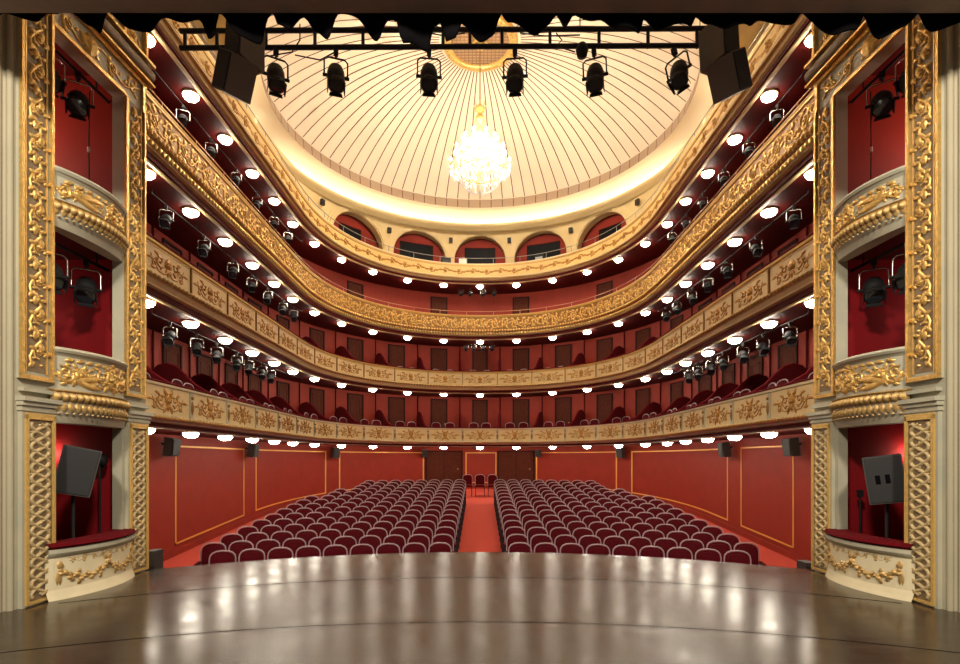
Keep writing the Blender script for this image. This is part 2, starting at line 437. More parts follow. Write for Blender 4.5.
# ------------------------------------------------------------------ tiers
TIERS = {
 1: dict(top=3.24, pb=2.557, sof=2.33, floor=2.48, word='lowest'),
 2: dict(top=6.01, pb=5.30, sof=4.95, floor=5.12, word='second'),
 3: dict(top=8.735, pb=7.98, sof=7.60, floor=7.80, word='third'),
 4: dict(top=11.25, pb=10.62, sof=10.36, floor=10.52, word='topmost'),
}
BAL = {}
for k, T in TIERS.items():
    lab = {1: 'lowest cream balcony with gilded flower panels, directly above the stalls doors',
           2: 'second balcony up, cream parapet with gilded scroll panels and thin dividers',
           3: 'third balcony up, parapet covered all over in dense gilded scrollwork',
           4: 'topmost pale gold gallery parapet in front of the round arches'}[k]
    b = thing('balcony', lab, 'balcony'); BAL[k] = b
    b['kind'] = 'thing'
    top, pb, sof, fl = T['top'], T['pb'], T['sof'], T['floor']
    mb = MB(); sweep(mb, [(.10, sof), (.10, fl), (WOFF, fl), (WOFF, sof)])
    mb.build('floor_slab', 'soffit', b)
    # parapet body
    mb = MB(); sweep(mb, [(0, pb), (0, top - .05), (.14, top - .05), (.14, fl), (.1, pb)])
    mb.build('parapet', {1: 'tier_cream', 2: 'tier_cream', 3: 'goldb', 4: 'tier_gold'}[k], b)
    # top rail
    mb = MB(); sweep(mb, [(-.05, top - .045), (-.06, top - .02), (-.05, top), (.17, top), (.18, top - .045)])
    mb.build('top_rail', {1: 'velvet', 2: 'velvet', 3: 'paleg', 4: 'cream'}[k], b)
    mb = MB(); sweep(mb, [(0, top - .11), (-.035, top - .09), (-.045, top - .046), (.0, top - .046)])
    mb.build('rail_moulding', 'paleg' if k != 1 else 'cream', b)
    # base cornice, stepped in towards the soffit
    mb = MB()
    h = pb - sof
    sweep(mb, [(0, pb), (-.09, pb), (-.1, pb - .04), (-.02, pb - .09), (.02, pb - h * .5), (.02, pb - h * .6), (.12, pb - h * .68), (.12, pb - h * .8), (.16, sof - .03), (.24, sof - .03), (.24, sof + .02), (.12, sof + .1)], smooth=False)
    mb.build('cornice', {1: 'stone', 2: 'tier_cream', 3: 'tier_cream', 4: 'tier_cream'}[k], b)
    # gilded ropework roll beneath the panels
    if k in (1, 2, 3):
        mb = MB(); zc = pb - .045 if k != 3 else pb - .02
        sp = .14; n = int(2 * (SH - .1) / sp)
        rr = {1: .05, 2: .05, 3: .075}[k]
        for i in range(n + 1):
            s_ = -SH + .1 + i * sp
            boss(mb, lambda u, v, w: P(u + (v - zc) * .5, -.085 - w, v), s_, zc, rr, .06, 6, ru=.062)
        if k == 3:
            for i in range(n + 1):
                s_ = -SH + .1 + i * sp
                leaf(mb, lambda u, v, w: P(u, -.02 - w, v), s_, zc - .2, pi / 2, .15, .055, .05, n=3)
        mb.build('gilded_roll', {1: 'goldm', 2: 'goldm', 3: 'gold'}[k], b)
    def fn0(off): return lambda u, v, w: P(u, off - w, v)
    if k in (1, 2):
        for i in range(len(EDG) - 1):
            a, c = EDG[i], EDG[i + 1]
            if c - a < .5: continue
            mb = MB(); panel_orn(mb, fn0(0), (a + c) / 2, pb + .02, top - .13 - pb, min(c - a, PW) * .97, k == 1)
            mb.build('gilded_panel_ornament', 'antique', b)
        for s_ in DIV:
            mb = MB()
            w_ = .055 if k == 1 else .018
            sweep(mb, [(-.035, pb + .0), (-.035, top - .11), (0, top - .11), (0, pb)], s_ - w_, s_ + w_, n=1)
            mb.build('divider_pilaster', 'stone' if k == 1 else 'goldb', b)
            if k == 1:
                mb = MB(); leaf(mb, fn0(-.035), s_, pb + .38, -pi / 2, .3, .05, .03); boss(mb, fn0(-.035), s_, pb + .46, .045, .04)
                mb.build('divider_drop', 'goldb', b)
    if k == 2:
        mb = MB()
        sweep(mb, [(-.012, pb + .01), (-.012, pb + .03), (0, pb + .03), (0, pb + .01)])
        sweep(mb, [(-.012, top - .15), (-.012, top - .13), (0, top - .13), (0, top - .15)])
        mb.build('panel_edge', 'goldm', b)
    if k == 3:
        mb = MB(); H = top - .12 - pb
        vine(mb, fn0(0), -SH + .1, SH - .1, pb + .04 + H * .5, H * .5, .5, .026, 5)
        for i in range(420):
            s_ = -SH + .1 + i * (2 * SH - .2) / 420; v = pb + .06 + random.random() * (H - .06)
            leaf(mb, fn0(0), s_, v, random.random() * 6.28, .13, .032, .035, bend=random.choice((-1, 1)), n=3)
        mb.build('gilded_scroll_frieze', 'gold', b)
    if k == 4:
        mb = MB(); H = top - .12 - pb; n = 64
        for i in range(n):
            s_ = -SH + (i + .5) * 2 * SH / n; sg = 1 if i % 2 else -1
            c = pb + H * .52
            g = fn0(0)
            scroll(mb, g, s_, c, .14, 0, 1.1, sg, .03, 5); boss(mb, g, s_, c, .07, .06)
            leaf(mb, g, s_ + .1, c, sg * .4, .28, .05, .03, bend=-sg * .9); leaf(mb, g, s_ - .1, c, pi - sg * .4, .28, .05, .03, bend=sg * .9)
        mb.build('gilded_scroll_frieze', 'antique', b)
        mb = MB()
        for z0 in (pb - .02, pb - .1, top - .13):
            sweep(mb, [(-.1 if z0 < pb - .05 else -.03, z0), (-.1 if z0 < pb - .05 else -.03, z0 + .025), (.02, z0 + .025), (.02, z0)])
        mb.build('gold_edge_line', 'goldm', b)

# metal guard rails on the two upper tiers
for k, zt, mt, lab in ((3, .20, 'rail', 'thin brass guard rail along the top of the densely gilded third parapet'),
                       (4, .30, 'steel', 'thin steel guard rail along the topmost gallery parapet')):
    r = thing('guard_rail', lab, 'rail'); T = TIERS[k]['top']
    mb = MB(); n = 160
    mb.tube([P(-SH + .05 + (2 * SH - .1) * i / n, .06, T + zt) for i in range(n + 1)], .014, 5); mb.build('handrail', mt, r)
    n = int(2 * SH / 1.3)
    for i in range(n + 1):
        s_ = -SH + .1 + (2 * SH - .2) * i / n
        mb = MB(); mb.tube([P(s_, .06, T - .02), P(s_, .06, T + zt)], .012, 5); mb.build('post', mt, r)

# box doors and partitions
for k in (1, 2, 3):
    T = TIERS[k]
    for i in range(len(EDG) - 1):
        a, c = EDG[i], EDG[i + 1]; s_ = (a + c) / 2
        if c - a < 1: continue
        if k == 3:
            if abs(abs(s_) - PW) > .1 and abs(abs(s_) - 3 * PW) > .1 and abs(abs(s_) - 7 * PW) > .1: continue
        door(s_, T['floor'], 2.28, .76 if abs(s_) > 10 else .56)
def side_of(s): return 'left-side' if s < 0 else 'right-side'
for k in (1, 2):
    T = TIERS[k]; top = T['top']; fl = T['floor']
    for s_ in DIV:
        prof = [(WOFF, fl), (WOFF, top + .62), (WOFF - .15, top + .78), (WOFF - .38, top + .84), (WOFF - .62, top + .76), (WOFF - .85, top + .55), (WOFF - 1.1, top + .3), (WOFF - 1.4, top + .12), (.22, top + .01), (.16, fl)]
        mb = MB(); m_ = len(prof); w = .045; c0 = P(s_, 0, 0); h = heading(s_); tx, ty = -sin(h) * w, cos(h) * w
        vs = []
        for sg in (-1, 1):
            for o, z in prof:
                q = P(s_, o, z); vs.append((q.x + sg * tx, q.y + sg * ty, z))
        mb.add(vs, [tuple(range(m_)), tuple(range(2 * m_ - 1, m_ - 1, -1))] + [(i, (i + 1) % m_, (i + 1) % m_ + m_, i + m_) for i in range(m_)])
        idx = DIV.index(s_); cidx = (idx - 10) if s_ > 0 else (11 - idx)
        if len(DIV) // 2 != 11: cidx = (idx - len(DIV) // 2 + 1) if s_ > 0 else (len(DIV) // 2 - idx)
        p = mb.build('box_partition', 'part')
        tag(p, 'curved dark red partition between boxes, %s from centre, %s half of %s balcony' % (ORD[cidx], side_of(s_), T['word']), 'partition', 'box partitions on the %s balcony' % T['word'], 'thing')
        mb = MB(); q = P(s_, WOFF - .03, 0)
        mb.tube([(*q.xy, top + .6), (*q.xy, TIERS[k + 1]['sof'])], .028, 4); mb.build('wall_batten', 'part', p)
        mb = MB(); mb.tube([P(s_, o, z + .012) for o, z in prof[1:-1]], .035, 5); mb.build('padded_edge', 'velvet', p)

# ------------------------------------------------------------------ round ceiling lamps
def lamp_proto():
    t = thing('ceiling_lamp', '', 'lamp')
    mb = MB(); mb.lathe([(0, 0), (.19, 0), (.2, -.02), (.185, -.045), (.17, -.045)], n=16); mb.build('mounting_ring', 'goldm', t)
    mb = MB(); mb.lathe([(.175, -.04), (.167, -.08), (.135, -.12), (.08, -.148), (0, -.157)], n=14); mb.build('glass_bowl', 'lampglow', t)
    return t
lp = lamp_proto(); first = True
for k in (1, 2, 3, 4):
    T = TIERS[k]
    for i in range(len(EDG) - 1):
        a, c = EDG[i], EDG[i + 1]
        if c - a < .5: continue
        s_ = (a + c) / 2
        if i == 0: s_ = c - PW / 2
        if i == len(EDG) - 2: s_ = a + PW / 2
        if abs(s_) > SH - .2: s_ = math.copysign(SH - .3, s_)
        ci = round(abs(s_) / PW)
        if ci == 0: lab = 'lit round lamp under the %s balcony, exactly on the centre line' % T['word']
        else: lab = 'lit round lamp under the %s balcony, %s from centre, %s' % (T['word'], ORD[ci], side_of(s_))
        q = P(s_, .46, T['sof'])
        place(lp, first, q, (0, 0, 0), lab, 'round lamps under the %s balcony' % T['word']); first = False

# ------------------------------------------------------------------ stalls seats
def arch_pts(w, z0, z1, zt, n=8):
    pts = [(-w, z0), (-w, z1)]
    for i in range(1, n): 
        a = pi - pi * i / n
        pts.append((w * math.copysign(abs(cos(a)) ** .75, cos(a)), z1 + (zt - z1) * sin(a) ** .9))
    return pts + [(w, z1), (w, z0)]
def slab(mb, pts, y0, y1, inset=0):
    n = len(pts)
    mb.add([(x, y0, z) for x, z in pts] + [(x, y1, z) for x, z in pts], [tuple(range(n))[::-1], tuple(range(n, 2 * n))] + [(i, (i + 1) % n, (i + 1) % n + n, i + n) for i in range(n)])
def seat_proto():
    t = thing('theatre_seat', '', 'seat')
    def tilt(mb):
        mb.v = [(x, y + max(0, z - .42) * .16, z) for x, y, z in mb.v]
    mb = MB(); pts = arch_pts(.225, .44, .84, .975)
    slab(mb, pts, .16, .22)
    cpts = [(x * .82, (z - .5) * .82 + .55 if z > .5 else .5) for x, z in pts]; slab(mb, cpts, .125, .17); tilt(mb)
    mb.build('backrest', 'seatv', t)
    mb = MB(); o = arch_pts(.247, .42, .85, 1.0); mb.tube([(x, .17, z) for x, z in o], .014, 5); tilt(mb)
    mb.build('back_frame', 'seatf', t)
    mb = MB(); slab(mb, [(-.215, .38), (-.215, .45), (-.17, .48), (.17, .48), (.215, .45), (.215, .38)], -.27, .18)
    mb.build('seat_cushion', 'seatv', t)
    for sg in (-1, 1):
        mb = MB(); mb.box(sg * .245 - .018, sg * .245 + .018, -.2, .18, .0, .6); mb.box(sg * .245 - .022, sg * .245 + .022, -.26, .2, .6, .63)
        mb.build('arm_standard', 'seatd', t)
        mb = MB(); mb.box(sg * .245 - .03, sg * .245 + .03, -.27, .1, .63, .665); mb.build('arm_pad', 'seatv', t)
    t.scale = (1, 1, 1.08)
    return t
sp = seat_proto(); first = True; YA = -8.4
nseat = 0
LIM = [212, 203, 221, 237, 251, 265, 276, 287, 297, 310, 322, 334, 346, 357, 367]
for r in range(15):
    R = 19.7 + .82 * r
    for sg in (-1, 1):
        j = 0
        while True:
            ang = (.86 + j * .55) / R
            x = sg * R * sin(ang); y = YA + R * cos(ang)
            if 480 - abs(x) / y * F < LIM[r]: break
            j += 1
            place(sp, first, (x, y, fz(y)), (0, 0, -sg * ang + 0), 'red velvet stalls seat, %s from the aisle in the %s row, %s block' % (ORD[j], ORD[r + 1], side_of(sg)), 'stalls seats'); first = False
            nseat += 1
print('seats', nseat)
# three loose chairs closing the aisle, and the box chairs
def chair_proto(name, cat):
    t = thing(name, '', cat)
    mb = MB(); pts = arch_pts(.2, .5, .78, .9); slab(mb, pts, .17, .215); mb.build('backrest', 'seatv', t)
    mb = MB(); o = arch_pts(.215, .42, .79, .925); mb.tube([(x, .19, z) for x, z in o], .012, 5); mb.build('back_frame', 'seatf', t)
    mb = MB(); slab(mb, [(-.22, .40), (-.22, .45), (-.18, .48), (.18, .48), (.22, .45), (.22, .40)], -.24, .2); mb.build('seat_cushion', 'seatv', t)
    for sx in (-1, 1):
        for sy in (-1, 1):
            mb = MB(); mb.tube([(sx * .19, sy * .19, .41), (sx * .2, sy * .21, 0)], [.02, .014], 5); mb.build('leg', 'seatd', t)
    t.scale = (1.06, 1, 1.12)
    return t
cp = chair_proto('box_chair', 'chair'); first = True
for k in (1, 2):
    T = TIERS[k]
    for i in range(len(EDG) - 1):
        a, c = EDG[i], EDG[i + 1]
        if c - a < 1: continue
        ci = round(abs(a + c) / 2 / PW); sd = side_of(a + c)
        for q, du in (('inner', -.3), ('outer', .3)):
            s_ = (a + c) / 2 + (du if a + c > 0 else -du)
            o = .42 + (.07 if q == 'inner' else 0)
            pos = P(s_, o, T['floor']); rz = heading(s_) - pi / 2 + random.uniform(-.15, .15)
            if ci == 0: lab = 'red box chair behind the %s balcony parapet, %s chair of the centre box' % (T['word'], 'left-side' if du > 0 else 'right-side')
            else: lab = 'red box chair, %s of two, %s balcony, %s box from centre, %s' % (q, T['word'], ORD[ci], sd)
            place(cp, first, pos, (0, 0, rz), lab, 'chairs in the boxes of the %s balcony' % T['word']); first = False
cb = dup(cp); cb.name = 'aisle_chair'
for i, w in enumerate(('left-side', 'middle', 'right-side')):
    place(cb, i == 0, ((i - 1) * .6, 25.2, fz(25.2)), (0, 0, 0), 'dark red chair closing the far end of the aisle, %s one of three' % w, 'chairs at the end of the aisle')

# ------------------------------------------------------------------ gallery wall with round arches
GOFF = 1.6; GZ0, GZ1 = 10.5, 13.6
ARC = [(-6.5, 1.3), (-3.25, 1.3), (0, 1.3), (3.25, 1.3), (6.5, 1.3)]
ARC = [(s_at_px(x, GOFF), s_at_px(x + w, GOFF) - s_at_px(x - w, GOFF)) for x, w in ((357, 25), (419.5, 26), (480, 25.5), (540.5, 26), (603, 25))]
ARC = [(c, min(w / 2, 1.35)) for c, w in ARC]
ZS = 12.02
def arch_z(s):
    for c, r in ARC:
        if abs(s - c) < r: return ZS + sqrt(max(r * r - (s - c) ** 2, 0)) * (1.3 / r)
    return GZ0
ss = [-SH + 2 * SH * i / 240 for i in range(241)]
for c, r in ARC: ss += [c + r * cos(pi * i / 24) for i in range(25)] + [c - r - 1e-4, c + r + 1e-4]
ss = sorted(set(round(x, 5) for x in ss))
def arcade(name, a, b):
    mb = MB(); q = [x for x in ss if a - 1e-6 <= x <= b + 1e-6]
    for x0, x1 in zip(q, q[1:]):
        m_ = (x0 + x1) / 2
        inside = any(abs(m_ - c) < r for c, r in ARC)
        z0 = arch_z(x0) if inside and arch_z(x0) > GZ0 else (ZS if inside else GZ0)
        z1 = arch_z(x1) if inside and arch_z(x1) > GZ0 else (ZS if inside else GZ0)
        mb.add([P(x0, GOFF, z0), P(x1, GOFF, z1), P(x1, GOFF, GZ1 + .35), P(x0, GOFF, GZ1 + .35)], [(0, 1, 2, 3)])
        if inside: mb.add([P(x0, GOFF, z0), P(x1, GOFF, z1), P(x1, GOFF + .4, z1), P(x0, GOFF + .4, z0)], [(0, 1, 2, 3)], True)
    for c, r in ARC:
        if a < c < b:
            for e in (c - r, c + r): mb.add([P(e, GOFF, GZ0), P(e, GOFF, ZS), P(e, GOFF + .4, ZS), P(e, GOFF + .4, GZ0)], [(0, 1, 2, 3)])
    return struct(name, mb, 'wood')
arcade('wall_left_gallery', -SH, sA); arcade('wall_back_gallery', sA, sB); arcade('wall_right_gallery', sB, SH)
for i, (c, r) in enumerate(ARC):
    mb = MB(); n = 28
    for (ra, rb, o) in ((.04, .2, .05), (.2, .3, .025)):
        vs = []
        for j_ in range(n + 1):
            a = pi * j_ / n
            for rr, w in ((ra, 0), (ra, o), (rb, o), (rb, 0)):
                vs.append(P(c - (r + rr) * cos(a), GOFF - w, ZS + (1.3 + rr) * sin(a) * 1.0))
        mb.add(vs, [(q * 4 + k, (q + 1) * 4 + k, (q + 1) * 4 + k + 1, q * 4 + k + 1) for q in range(n) for k in range(3)])
    struct('trim_%d' % tn, mb, 'wood' if i % 2 else 'wood'); tn += 1
# red room behind the arches, dark windows in it
mb = MB(); sweep(mb, [(WOFF + .3, GZ0), (WOFF + .3, GZ1 - .1), (WOFF + .4, GZ1 - .1), (WOFF + .4, GZ0)], -9.5, 9.5); 
struct('wall_back_gallery_room', mb, 'red')
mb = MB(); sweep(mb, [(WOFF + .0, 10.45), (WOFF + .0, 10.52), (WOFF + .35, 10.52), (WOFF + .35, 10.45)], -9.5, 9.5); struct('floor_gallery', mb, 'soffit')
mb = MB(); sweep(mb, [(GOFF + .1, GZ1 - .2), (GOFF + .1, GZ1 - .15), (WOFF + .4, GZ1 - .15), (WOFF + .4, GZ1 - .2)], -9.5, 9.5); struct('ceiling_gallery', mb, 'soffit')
wn = 1
for i in (0, 1, 2, 3, 4):
    c, r = ARC[i]; t = WOFF + .28; sc = 1.0
    cc = c * sc
    w = .6 if 0 < i < 4 else .4
    mb = MB(); sweep(mb, [(t, 11.1), (t, 12.85), (t + .02, 12.85), (t + .02, 11.1)], cc - w, cc + w, n=4)
    wd = struct('window_%d' % wn, mb, 'night'); wn += 1
    mb = MB()
    for a, b, z0, z1 in ((cc - w - .05, cc - w, 11.1, 12.9), (cc + w, cc + w + .05, 11.1, 12.9), (cc - w, cc + w, 12.85, 12.9)):
        sweep(mb, [(t - .03, z0), (t - .03, z1), (t + .02, z1), (t + .02, z0)], a, b, n=2)
    mb.build('window_frame', 'doorf', wd)
# red dado on the straight gallery sides
for a, b, nm in ((-SH, -9.4, 'baseboard_left_gallery'), (9.4, SH, 'baseboard_right_gallery')):
    mb = MB(); sweep(mb, [(GOFF - .02, GZ0), (GOFF - .02, 11.75), (GOFF, 11.75), (GOFF, GZ0)], a, b); struct(nm, mb, 'red')
# small black speakers between the arches
def wall_speaker_proto():
    t = thing('wall_speaker', '', 'speaker')
    mb = MB(); mb.add([(-.13, 0, -.21), (.13, 0, -.21), (.16, -.2, -.2), (-.16, -.2, -.2), (-.13, 0, .21), (.13, 0, .21), (.16, -.22, .2), (-.16, -.22, .2)],
        [(0, 1, 2, 3), (4, 7, 6, 5), (0, 4, 5, 1), (1, 5, 6, 2), (2, 6, 7, 3), (3, 7, 4, 0)]); mb.build('cabinet', 'spk', t)
    mb = MB(); mb.box(-.14, .14, -.235, -.222, -.17, .17); mb.build('front_grille', 'grille', t)
    mb = MB(); mb.tube([(0, 0, .02), (0, .12, .06)], .025, 5); mb.build('wall_bracket', 'black', t)
    return t
ws = wall_speaker_proto(); first = True
GS = [((ARC[0][0] + ARC[1][0]) / 2, 'between the first and second arch from the left-side'), ((ARC[1][0] + ARC[2][0]) / 2, 'just to the left-side of the middle arch'),
      ((ARC[3][0] + ARC[2][0]) / 2, 'just to the right-side of the middle arch'), ((ARC[3][0] + ARC[4][0]) / 2, 'between the last two arches, right-side'),
      (ARC[0][0] - 1.75, 'beyond the outermost arch, left-side'), (ARC[4][0] + 1.75, 'beyond the outermost arch, right-side')]
for s_, w in GS:
    q = P(s_, GOFF - .12, 12.95); place(ws, first, q, (0, 0, heading(s_) - pi / 2), 'small black speaker on the gallery wall %s' % w).scale = (.6, .6, .6); first = False
# larger dark speakers hanging under the lowest balcony
for x, w in ((166, 'beside the proscenium'), (249, 'between two gold wall frames'), (333, 'before the long rear gold frame'), (424, 'over the stalls door')):
    for sg in (1, -1):
        px_ = x if sg > 0 else {166: 797, 249: 729, 333: 623, 424: 539}[x]
        s_ = s_at_px(px_, WOFF - .12); q = P(s_, WOFF - .14, 2.0)
        o = place(ws, False, q, (0.12, 0, heading(s_) - pi / 2), 'dark speaker under the lowest balcony %s, %s' % (w, 'left-side' if sg > 0 else 'right-side'))
        sc = 1.15 if x < 400 else .9; o.scale = (sc, sc, sc)

# ------------------------------------------------------------------ ceiling: cornice ring, cove, ribbed dome
CY = 19.0; SX = 1.04
def ring(mb, prof, n=120, closed=False, smooth=True):
    vs = []
    for i in range(n):
        a = 2 * pi * i / n
        for r, z in prof: vs.append((SX * r * cos(a), CY + r * sin(a), z))
    m = len(prof); fs = [(i * m + k, ((i + 1) % n) * m + k, ((i + 1) % n) * m + (k + 1) % m, i * m + (k + 1) % m) for i in range(n) for k in range(m if closed else m - 1)]
    mb.add(vs, fs, smooth)
mb = MB()
# flat ceiling between the ring and the walls
n = 240; vs = []
def outer(a):
    dx, dy = SX * cos(a), sin(a)
    best = 60
    for bx in (8.8 / abs(dx) if abs(dx) > 1e-6 else 99, (28.9 - CY) / dy if dy > 1e-6 else 99, (5.0 - CY) / dy if dy < -1e-6 else 99): best = min(best, bx)
    return best
for i in range(n):
    a = 2 * pi * i / n; r = outer(a)
    vs += [(SX * 7.97 * cos(a), CY + 7.97 * sin(a), 13.62), (SX * max(r, 7.97) * cos(a), CY + max(r, 7.97) * sin(a), 13.62)]
mb.add(vs, [(2 * i, 2 * i + 1, (2 * i + 3) % (2 * n), (2 * i + 2) % (2 * n)) for i in range(n)])
struct('ceiling', mb, 'wood')
mb = MB(); ring(mb, [(7.99, 13.28), (7.86, 13.29), (7.84, 13.33), (7.76, 13.34), (7.7, 13.38), (7.62, 13.42), (7.6, 13.5), (7.64, 13.53), (7.7, 13.45), (7.96, 13.45)])
struct('trim_%d' % tn, mb, 'wood'); tn += 1
mb = MB(); ring(mb, [(7.75, 13.455), (7.75, 13.5), (7.9, 13.5), (7.9, 13.455)], closed=True)
cl = mb.build('cove_lamp', 'covelight'); tag(cl, 'warm light strip hidden behind the ceiling cornice, washing the white cove', 'lamp')
mb = MB(); prof = [(7.97, 13.5)] + [(7.15 + .82 * cos(a), 13.5 + .55 * sin(a)) for a in [pi / 2 * i / 10 for i in range(11)]] + [(7.06, 14.05)]
ring(mb, prof); struct('ceiling_cove', mb, 'cove')
dome_z = lambda r: 14.42 + 2.25 * (1 - (r / 7.2) ** 2.8)
mb = MB(); prof = [(r, dome_z(r)) for r in [7.13 - (7.13 - 1.2) * i / 24 for i in range(25)]]; ring(mb, prof, 160)
dm = struct('ceiling_dome', mb, 'dome')
mb = MB(); ring(mb, [(7.06, 14.05), (7.1, 14.42), (7.13, 14.48)]); mb.build('riser_band', 'riser', dm)
NR = 84
mb = MB()
for i in range(NR):
    a = 2 * pi * i / NR; w = .02
    for j_ in range(16):
        r0 = 1.4 + (7.1 - 1.4) * j_ / 16; r1 = 1.4 + (7.1 - 1.4) * (j_ + 1) / 16; vs = []
        for r in (r0, r1):
            for sg in (-1, 1):
                vs.append((SX * r * cos(a) - sin(a) * w * sg, CY + r * sin(a) + cos(a) * w * sg, dome_z(r) - .012))
        mb.add(vs, [(0, 1, 3, 2)])
    vs = []
    for z, r in ((14.05, 7.04), (14.42, 7.08)):
        for sg in (-1, 1): vs.append((SX * r * cos(a) - sin(a) * w * sg, CY + r * sin(a) + cos(a) * w * sg, z))
    mb.add(vs, [(0, 1, 3, 2)])
mb.build('radial_seam', 'seam', dm)
# the gilded hub
h = thing('ceiling_rosette', 'gilded round vent with perforated screen at the top of the dome', 'rosette', (0, CY, 16.6))
mb = MB(); mb.lathe([(1.36, .03), (1.34, -.06), (1.28, -.1), (1.2, -.07), (1.12, -.1), (1.05, -.03), (1.04, .05)], n=48); mb.build('gilded_ring', 'gold', h)
mb = MB()
for i in range(48):
    a = 2 * pi * i / 48
    boss(mb, lambda u, v, w: (1.2 * cos(a) + u, 1.2 * sin(a) + v, -.07 - w), 0, 0, .06, .05, 6)
mb.build('bead', 'gold', h)
mb = MB(); mb.lathe([(1.06, .0), (.0, .0)], n=48); mb.build('vent_screen', 'mesh', h)
mb = MB()
for i in range(-7, 8):
    x = i * .14; L = sqrt(max(1.04 ** 2 - x * x, 0)); 
    for (a, b) in (((x, -L), (x, L)), ((-L, x), (L, x))): mb.tube([(*a, -.01), (*b, -.01)], .014, 4)
mb.build('screen_lattice', 'goldb', h)
mb = MB(); mb.torus((0, 0, -.04), .23, .05); mb.lathe([(.1, -.03), (.09, -.1), (0, -.13)], n=12); mb.build('centre_boss', 'gold', h)

# ------------------------------------------------------------------ chandelier
c = thing('chandelier', 'lit crystal chandelier with gilded stem hanging from the dome centre', 'chandelier', (0, CY, 0))
mb = MB(); mb.tube([(0, 0, 16.5), (0, 0, 14.3)], .022, 6); mb.build('chain', 'goldb', c)
mb = MB(); mb.lathe([(0, 14.42), (.05, 14.4), (.1, 14.3), (.2, 14.24), (.17, 14.16), (.07, 14.1), (.1, 14.0), (.17, 13.9), (.18, 13.78), (.08, 13.7), (.07, 13.6), (.13, 13.55), (.15, 13.4), (.1, 13.25), (.07, 13.1), (.06, 12.0), (.1, 11.9), (.0, 11.8)], n=16)
for i in range(8):
    a = 2 * pi * i / 8
    mb.tube([(.1 * cos(a), .1 * sin(a), 14.2), (.2 * cos(a), .2 * sin(a), 14.3), (.24 * cos(a), .24 * sin(a), 14.42)], [.02, .018, .006], 5)
mb.build('gilded_stem', 'gold', c)
for R, z in ((.62, 12.5), (.78, 11.98), (.5, 12.95)):
    mb = MB(); mb.torus((0, 0, z), R, .03, 32); mb.torus((0, 0, z + .07), R, .014, 32)
    for i in range(6):
        a = 2 * pi * i / 6; mb.tube([(0.06 * cos(a), .06 * sin(a), z), (R * cos(a), R * sin(a), z)], .012, 4)
    mb.build('gilded_ring', 'gold', c)
for n_, R0, R, z0, z in ((16, .76, 1.06, 12.0, 12.16), (12, .6, .86, 12.52, 12.66), (8, .48, .56, 12.96, 13.05)):
    for i in range(n_):
        a = 2 * pi * (i + .5) / n_; g = lambda r, zz: (r * cos(a), r * sin(a), zz)
        mb = MB(); mb.tube([g(R0, z0), g((R0 + R) / 2, z0 - .09), g(R * .97, z0 - .03), g(R, z)], .013, 5)
        mb.lathe([(0, 0), (.05, .01), (.055, .03), (.014, .035), (.014, .1)], g(R, z), 8); arm = mb.build('arm', 'gold', c)
        mb = MB(); mb.lathe([(.0, .1), (.022, .11), (.027, .15), (.014, .2), (0, .225)], g(R, z), 8); mb.build('candle_bulb', 'bulb', arm)
mb = MB()
def octa(p, s):
    x, y, z = p; mb.add([(x + s, y, z), (x, y + s, z), (x - s, y, z), (x, y - s, z), (x, y, z + s * 1.6), (x, y, z - s * 1.6)], [(0, 1, 4), (1, 2, 4), (2, 3, 4), (3, 0, 4), (1, 0, 5), (2, 1, 5), (3, 2, 5), (0, 3, 5)])
for i in range(28):
    a = 2 * pi * i / 28
    for j_ in range(13):
        t = j_ / 12; r = .08 + .54 * t ** 1.6; octa((r * cos(a), r * sin(a), 13.35 - .85 * t), .026)
    for j_ in range(10):
        t = j_ / 9; r = .62 + .16 * t; octa((r * cos(a), r * sin(a), 12.48 - .46 * t - .12 * sin(pi * t)), .026)
    for j_ in range(15):
        t = j_ / 14; r = .78 * sqrt(max(1 - t * t, 0)) + .02; octa((r * cos(a), r * sin(a), 11.95 - .66 * t), .03)
for n_, R, z in ((16, 1.06, 12.16), (12, .86, 12.66), (8, .56, 13.05)):
    for i in range(n_):
        a = 2 * pi * (i + .5) / n_
        for q in range(6):
            b = 2 * pi * q / 6
            for k in range(3): octa((R * cos(a) + .055 * cos(b), R * sin(a) + .055 * sin(b), z - .04 - .07 * k), .02)
        for j_ in range(1, 9):
            t = j_ / 9; a2 = a + 2 * pi / n_ * t; octa((R * cos(a2), R * sin(a2), z - .02 - .13 * sin(pi * t)), .02)
octa((0, 0, 11.22), .06)
o = mb.build('crystal_drops', 'crystal', c); o['kind'] = 'stuff'

